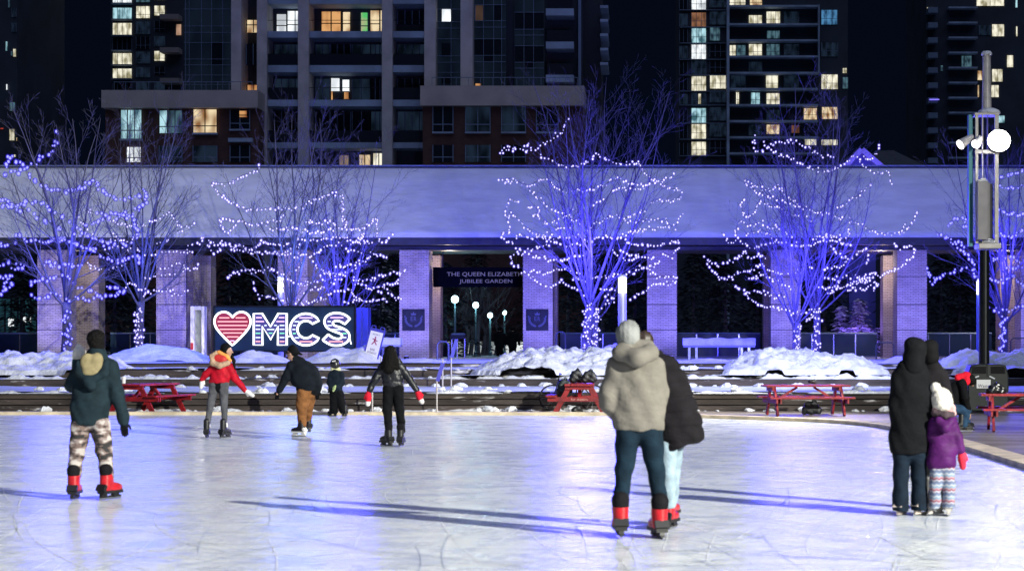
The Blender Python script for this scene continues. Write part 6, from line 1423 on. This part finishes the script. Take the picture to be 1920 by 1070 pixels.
# couple in the foreground
P = Person(1200, 1008, 'tall man from behind in beige hooded jacket, pale grey beanie and dark jeans, red skates', d=15.9)
P.body((1177, 634), 18.5, [[((1150, 690), 15), ((1133, 742), 11), ((1150, 778, .12), 8)], [((1230, 692), 15), ((1243, 738, .10), 11), ((1238, 772, .30), 8)], [((1178, 815), 19), ((1171, 880), 12), ((1165, 965), 9)], [((1220, 815), 19), ((1228, 880), 12), ((1237, 965), 9)]], [((1186, 665), 15), ((1194, 720), 32), ((1198, 805), 32)], 25)
P.part('beanie', fabric('pale_grey_beanie', (0.20, 0.207, 0.205), bump=.6, bs=80), [P.cap((1178, 622.5), 22.5, (1177, 637), 21.5, 1, 1.0)], k=.02, disp=lambda X, Y, Zz: .0025 * np.sin(150 * X) + .005 * np.sin(32 * Zz + 12 * X))
BEI = fabric('beige_jacket', (0.162, 0.150, 0.130), .8, .10, .3, 30)
P.part('jacket', BEI, P.rows([(1188, 668, 24), (1190, 688, 45), (1193, 715, 50), (1196, 750, 49), (1197, 780, 48), (1199, 796, 47.5)], .56) + P.chain([((1157, 690), 21), ((1143, 738, -.02), 19), ((1141, 756, .0), 18), ((1155, 778, .10), 14)]) + P.chain([((1227, 690), 21), ((1238, 735, .08), 17), ((1236, 766, .26), 13)]), vox=.012, k=.03, disp=lambda X, Y, Zz: quilt(.12, .0018, 1)(X, Y, Zz + .22 * X) + folds(.0022, 13, 2)(X, Y, Zz), hem=807)
P.part('hood', BEI, [P.cap((1165, 662, -.10), 15, (1196, 672, -.17), 17, 1, .9), P.cap((1196, 672, -.17), 17, (1222, 660, -.08), 15, 1, .9), P.cap((1172, 650, -.02), 13, (1216, 650, -.02), 13, 1, .9), P.cap((1165, 662, -.08), 15, (1168, 652, -.02), 12)], vox=.012, k=.04, disp=folds(.007, 24, 4))
P.part('jeans', DENIM, [P.cap((1180, 806), 25, (1217, 806), 25, 1, .9)] + P.chain([((1178, 815), 25), ((1171, 876), 17), ((1166, 920), 14), ((1166, 948), 13.5)]) + P.chain([((1219, 815), 25), ((1229, 876), 17), ((1235, 922), 14.5), ((1238, 950), 14)]), k=.02, vox=.012, disp=folds(.006, 30, 3), hem=958)
P.skate((1162, 1006), 8, RED, SOLE, 1.0, 0, CUFF, 1.28); P.skate((1234, 1009), 16, RED, SOLE, 1.0, -.02, CUFF, 1.28)
P.glove((1152, 778), (.5, .6, -.4), SKIN, 1.0, dy=.12); P.glove((1236, 770), (-.3, .5, -.6), SKIN, 1.0, dy=.30)
P = Person(1258, 991, 'woman leaning on the man in beige, flared dark quilted coat and pale jeans', d=16.5)
P.body((1207, 640, .06), 15, [[((1222, 690, .05), 12), ((1215, 740, .15), 9), ((1222, 765, .2), 7)], [((1262, 690), 12), ((1278, 745, .05), 9), ((1272, 790, .15), 7)], [((1248, 800), 20), ((1252, 880), 12), ((1254, 955), 9)], [((1270, 800, .12), 18), ((1262, 880, .18), 12), ((1262, 950, .3), 9)]], [((1222, 668), 13), ((1250, 725), 27), ((1262, 800), 28)], 15)
P.part('hair', mat('hair_brown', (.03, .018, .012), .5, var=.3, scale=30), [P.cap((1208, 634, .05), 18, (1208, 648, .05), 18), P.cap((1214, 650, .02), 13, (1224, 668, .0), 11)], vox=.012, disp=lambda X, Y, Zz: .003 * np.sin(140 * X))
P.part('coat', CHAR, P.rows([(1232, 668, 18), (1241, 688, 29), (1253, 720, 37), (1264, 765, 41), (1273, 800, 44), (1278, 822, 45)], .6) + P.chain([((1258, 690), 15), ((1278, 740, .02), 15), ((1290, 770, .06), 14)]) + P.chain([((1228, 690, .05), 15), ((1218, 735, .12), 13), ((1228, 760, .2), 10)]) + [P.cap((1302, 818, .0), 9, (1280, 770), 16, 1, 1.2), P.cap((1302, 818, .0), 9, (1258, 834, 0), 9, 1, 1.5)], vox=.012, k=.035, disp=quilt(.135, .007, 2), hem=((1248, 844), (1311, 825)))
P.part('jeans', PALEDENIM, [P.cap((1250, 815), 20, (1266, 815, .1), 20, 1, .9)] + P.chain([((1252, 830), 20), ((1253, 885), 14.5), ((1254, 944), 12.5)]) + P.chain([((1266, 830, .12), 18), ((1262, 885, .18), 14), ((1262, 940, .28), 11)]), k=.02, disp=folds(.005, 34, 3), hem=948)
P.skate((1257, 989), -20, RED, SOLE, .95, .05, CUFF); P.skate((1262, 980), -16, RED, SOLE, .95, .4, CUFF)

# family at the right
P = Person(1706, 966, 'adult in a long black hooded coat and navy trousers, beside the girl in purple')
P.body((1716, 660), 16, [[((1690, 705), 12), ((1684, 755), 9), ((1692, 795, .12), 7)], [((1728, 705), 12), ((1739, 755), 9), ((1746, 790, .02), 7)], [((1691, 845), 17), ((1689, 890), 12), ((1689, 940), 9)], [((1722, 845), 17), ((1723, 890), 12), ((1724, 940), 9)]], [((1712, 688), 13), ((1708, 745), 25), ((1707, 840), 26)], -20)
LB = fabric('long_black_coat', (.0032, .0036, .005), bump=.3, bs=25)
P.part('coat', LB, P.rows([(1713, 688, 19), (1708, 704, 32), (1707, 735, 35), (1706, 775, 36), (1706, 815, 37), (1706, 838, 38)], .62) + P.chain([((1688, 706), 15), ((1681, 755), 14), ((1690, 798, .10), 11)]) + P.chain([((1728, 706), 15), ((1738, 755), 14), ((1744, 786, .0), 11)]), k=.03, disp=folds(.007, 20, 1), hem=850)
P.part('hood', LB, [P.cap((1717, 653), 21, (1715, 668), 20), P.cap((1710, 646), 15), P.cap((1712, 672, -.02), 20, (1712, 686, -.04), 20, 1, .8), P.cap((1726, 660, .06), 14)], k=.03, disp=folds(.005, 26, 2))
P.part('trousers', fabric('navy_trousers', (.005, .011, .021)), [P.cap((1692, 850), 17, (1721, 850), 17, 1, .9)] + P.chain([((1690, 855), 16.5), ((1689, 895), 14), ((1688, 958), 16)]) + P.chain([((1722, 855), 16.5), ((1723, 895), 14), ((1724, 958), 16)]), disp=folds(.005, 28, 2), hem=957)
TANS = mat('skate_tan', (.45, .38, .33), .5, var=.2, scale=12)
P.skate((1691, 967), -25, WHITESK, TANS, .88, .05); P.skate((1732, 966), -50, WHITESK, TANS, .92, .04)
P.glove((1745, 786), (.25, 0, -1), BLACKC, 1.0, thumb=-1); P.glove((1691, 798), (.3, .2, -.9), BLACKC, 1.0, dy=.1)
P = Person(1746, 953, 'adult in a dark hooded jacket half hidden behind the long black coat')
P.body((1741, 658, .02), 13, [[((1732, 700), 11), ((1736, 750), 8), ((1748, 780, -.1), 6)], [((1764, 704), 11), ((1774, 750), 8), ((1768, 790, -.08), 6)], [((1737, 830), 15), ((1737, 885), 11), ((1737, 935), 8)], [((1758, 830), 15), ((1758, 885), 11), ((1758, 935), 8)]], [((1748, 685), 12), ((1750, 735), 22), ((1748, 825), 22)], -40)
P.part('jacket', CHAR, P.rows([(1750, 688, 16), (1752, 708, 25), (1752, 745, 27), (1750, 790, 27), (1749, 822, 27)], .62) + P.chain([((1766, 706), 13), ((1774, 745), 12), ((1769, 784, -.06), 9)]) + P.chain([((1735, 706), 13), ((1736, 745), 11), ((1746, 780, -.08), 9)]), k=.03, disp=folds(.006, 22, 5), hem=830)
P.part('hood', fabric('black_hood', (.003, .003, .004)), [P.cap((1742, 653), 16, (1745, 670), 16), P.cap((1748, 648), 11)], k=.03)
P.part('trousers', BLACKC, [P.cap((1738, 830), 15, (1758, 830), 15)] + P.chain([((1738, 835), 15), ((1737, 885), 13), ((1737, 935), 12)]) + P.chain([((1758, 835), 15), ((1758, 885), 13), ((1758, 935), 12)]), disp=folds(.005, 28), hem=940)
P.skate((1737, 953), -10, BLACKSK, SOLE, 1.0); P.skate((1756, 953), -40, BLACKSK, SOLE, 1.0)
P = Person(1766, 963, 'girl in a purple coat, white bobble hat and patterned leggings, one red mitten', d=17.9)
P.body((1766, 750), 15, [[((1752, 785), 8), ((1748, 815), 6.5), ((1752, 838, .08), 5)], [((1783, 785), 8), ((1797, 815), 6.5), ((1803, 842), 5)], [((1757, 875), 12), ((1754, 905), 9), ((1752, 940), 7)], [((1775, 875), 12), ((1779, 905), 9), ((1779, 940), 7)]], [((1767, 770), 9), ((1767, 810), 18), ((1766, 870), 18)], -40)
HW = fabric('white_fluff', (.74, .70, .62), bump=1.0, bs=70)
fl = lambda X, Y, Zz: .006 * np.sin(85 * X) * np.sin(80 * Zz) * np.sin(75 * Y)
P.part('bobble_hat', HW, [P.cap((1765, 741), 19, (1767, 749), 20), P.cap((1754, 722), 10)], k=.012, disp=fl)
P.part('scarf', fabric('pink_scarf', (.62, .36, .36), bump=.8), [P.cap((1760, 764), 12, (1781, 766), 11, 1, .9), P.cap((1784, 758, -.02), 6, (1786, 770, -.02), 6)], k=.02, disp=fl)
P.part('fur_collar', fabric('dark_fur', (.07, .05, .06), bump=1, bs=110), [P.cap((1751, 769, -.03), 7, (1770, 773, -.08), 7), P.cap((1770, 773, -.08), 7, (1784, 772, -.05), 6)], disp=fl)
PUR = fabric('purple_coat', (.062, .008, .085), .6, .2, .3, 26)
P.part('coat', PUR, P.rows([(1767, 774, 15), (1768, 786, 22), (1767, 812, 24), (1767, 840, 26), (1767, 862, 28)], .64) + P.chain([((1784, 786), 11), ((1795, 812), 10), ((1802, 840), 8)]) + P.chain([((1752, 786), 11), ((1747, 812), 9), ((1751, 836, .08), 7)]), k=.025, disp=lambda X, Y, Zz: folds(.004, 20, 2)(X, Y, Zz) + quilt(.12, .003)(X, Y, Zz), hem=874)
P.part('hood', PUR, [P.cap((1757, 784, -.10), 9, (1768, 796, -.13), 9), P.cap((1768, 796, -.13), 9, (1780, 784, -.10), 8)], k=.03)
P.part('leggings', banded(), [P.cap((1757, 872), 13, (1776, 872), 13)] + P.chain([((1756, 876), 13), ((1754, 905), 11), ((1753, 944), 10)]) + P.chain([((1776, 876), 14), ((1779, 905), 12), ((1779, 944), 11.5)]), disp=folds(.004, 34), hem=948)
P.skate((1755, 962), -50, WHITESK, WHITESK, .72, .1); P.skate((1780, 962), -8, WHITESK, WHITESK, .72, .06)
P.glove((1803, 842), (.08, 0, -1), fabric('coral_mitten', (.66, .03, .06), bump=.5), .95, mitten=True, thumb=-1); P.glove((1751, 838), (.2, .1, -1), BLACKC, .8, mitten=True, dy=.08)

# bending person lacing skates at the right-hand table
P = Person(1806, 809, 'person bent forward on the picnic bench at the right, red hood, dark jacket, lacing skates', d=36.0, zb=-.01)
P.body((1820, 714), 8.5, [[((1800, 716, -.12), 6), ((1806, 745, -.16), 4.5), ((1814, 775, -.1), 3.5)], [((1800, 716, .12), 6), ((1808, 745, .16), 4.5), ((1818, 778, .1), 3.5)], [((1786, 765, -.1), 9), ((1812, 768, -.1), 7), ((1806, 798, -.1), 5)], [((1786, 765, .12), 9), ((1815, 770, .12), 7), ((1816, 798, .12), 5)]], [((1813, 708), 7), ((1800, 722), 13), ((1786, 762), 13)], -85)
P.part('hair', HAIRB, [P.cap((1820, 711), 9.5, (1822, 714), 9)], k=.01, vox=.011)
P.part('hood', fabric('red_hood', (.62, .012, .03)), [P.cap((1797, 708), 7.5, (1812, 705), 8), P.cap((1812, 705), 8, (1812, 716, -.08), 6), P.cap((1812, 705), 8, (1812, 716, .08), 6)], k=.02, disp=folds(.004, 40))
P.part('jacket', BLACKC, P.rows([(1806, 716, 11), (1796, 728, 15), (1788, 748, 16), (1785, 764, 15)], .8) + P.chain([((1802, 718, -.14), 8), ((1807, 745, -.18), 7), ((1814, 770, -.12), 5)]) + P.chain([((1802, 718, .14), 8), ((1808, 745, .18), 7), ((1818, 774, .12), 5)]), k=.025, disp=folds(.006, 26, 3))
P.part('jeans', fabric('mid_denim', (.02, .05, .10)), P.chain([((1786, 766, -.1), 10), ((1811, 769, -.1), 8.5), ((1806, 796, -.1), 6.5)]) + P.chain([((1786, 766, .12), 10), ((1814, 771, .12), 8.5), ((1815, 794, .12), 6.5)]), k=.015, disp=folds(.004, 36))
P.skate((1805, 808), -70, BLACKSK, SOLE, 1.0, -.1); P.skate((1814, 808), -60, BLACKSK, SOLE, 1.0, .12)
P.glove((1814, 772), (.1, 0, -1), SKIN, .9, name='hand', dy=-.12); P.glove((1817, 776), (0, 0, -1), SKIN, .9, name='hand', dy=.12)

# two walkers in silhouette inside the gateway
for bx, lab, w in ((937, 'walker in a dark coat inside the gateway, left of a pair', 1.0), (961, 'walker in a dark coat inside the gateway, right of a pair, one arm out', 1.1)):
    P = Person(bx, 667, lab, d=112, zb=1.1)
    q = lambda x, y, dy=0.0: (bx + x * w, 667 - (667 - y) * 1.0, dy)
    P.body(q(0, 618), 4.2, [[(q(-7, 627), 2.6), (q(-9, 637), 2.2), (q(-8, 646), 1.7)], [(q(7, 627), 2.6), (q(10, 637), 2.2), (q(11, 646), 1.7)], [(q(-3, 643), 4), (q(-3, 655), 3), (q(-3.5, 665), 2.2)], [(q(3, 643), 4), (q(3, 655), 3), (q(4, 665), 2.2)]], [(q(0, 624), 3.4), (q(0, 634), 6.5), (q(0, 644), 6.3)], 0)
    P.part('coat', BLACKC, P.rows([q(0, 624)[:2] + (5,), q(0, 628)[:2] + (8,), q(0, 638)[:2] + (8.2,), q(0, 648)[:2] + (8.4,)], .62) + P.chain([(q(-7, 627), 3.4), (q(-9, 637), 3), (q(-8, 645), 2.4)]) + P.chain([(q(7, 627), 3.4), (q(10.5, 637), 3), (q(11.5, 645), 2.4)]), vox=.025, k=.03)
    P.part('trousers', BLACKC, P.chain([(q(-3, 646), 4.4), (q(-3, 656), 3.6), (q(-3.5, 666), 3)]) + P.chain([(q(3, 646), 4.4), (q(3, 656), 3.6), (q(4, 666), 3)]), vox=.025)
    P.part('hat', BLACKC, [P.cap(q(0, 616), 4.6)], vox=.02)
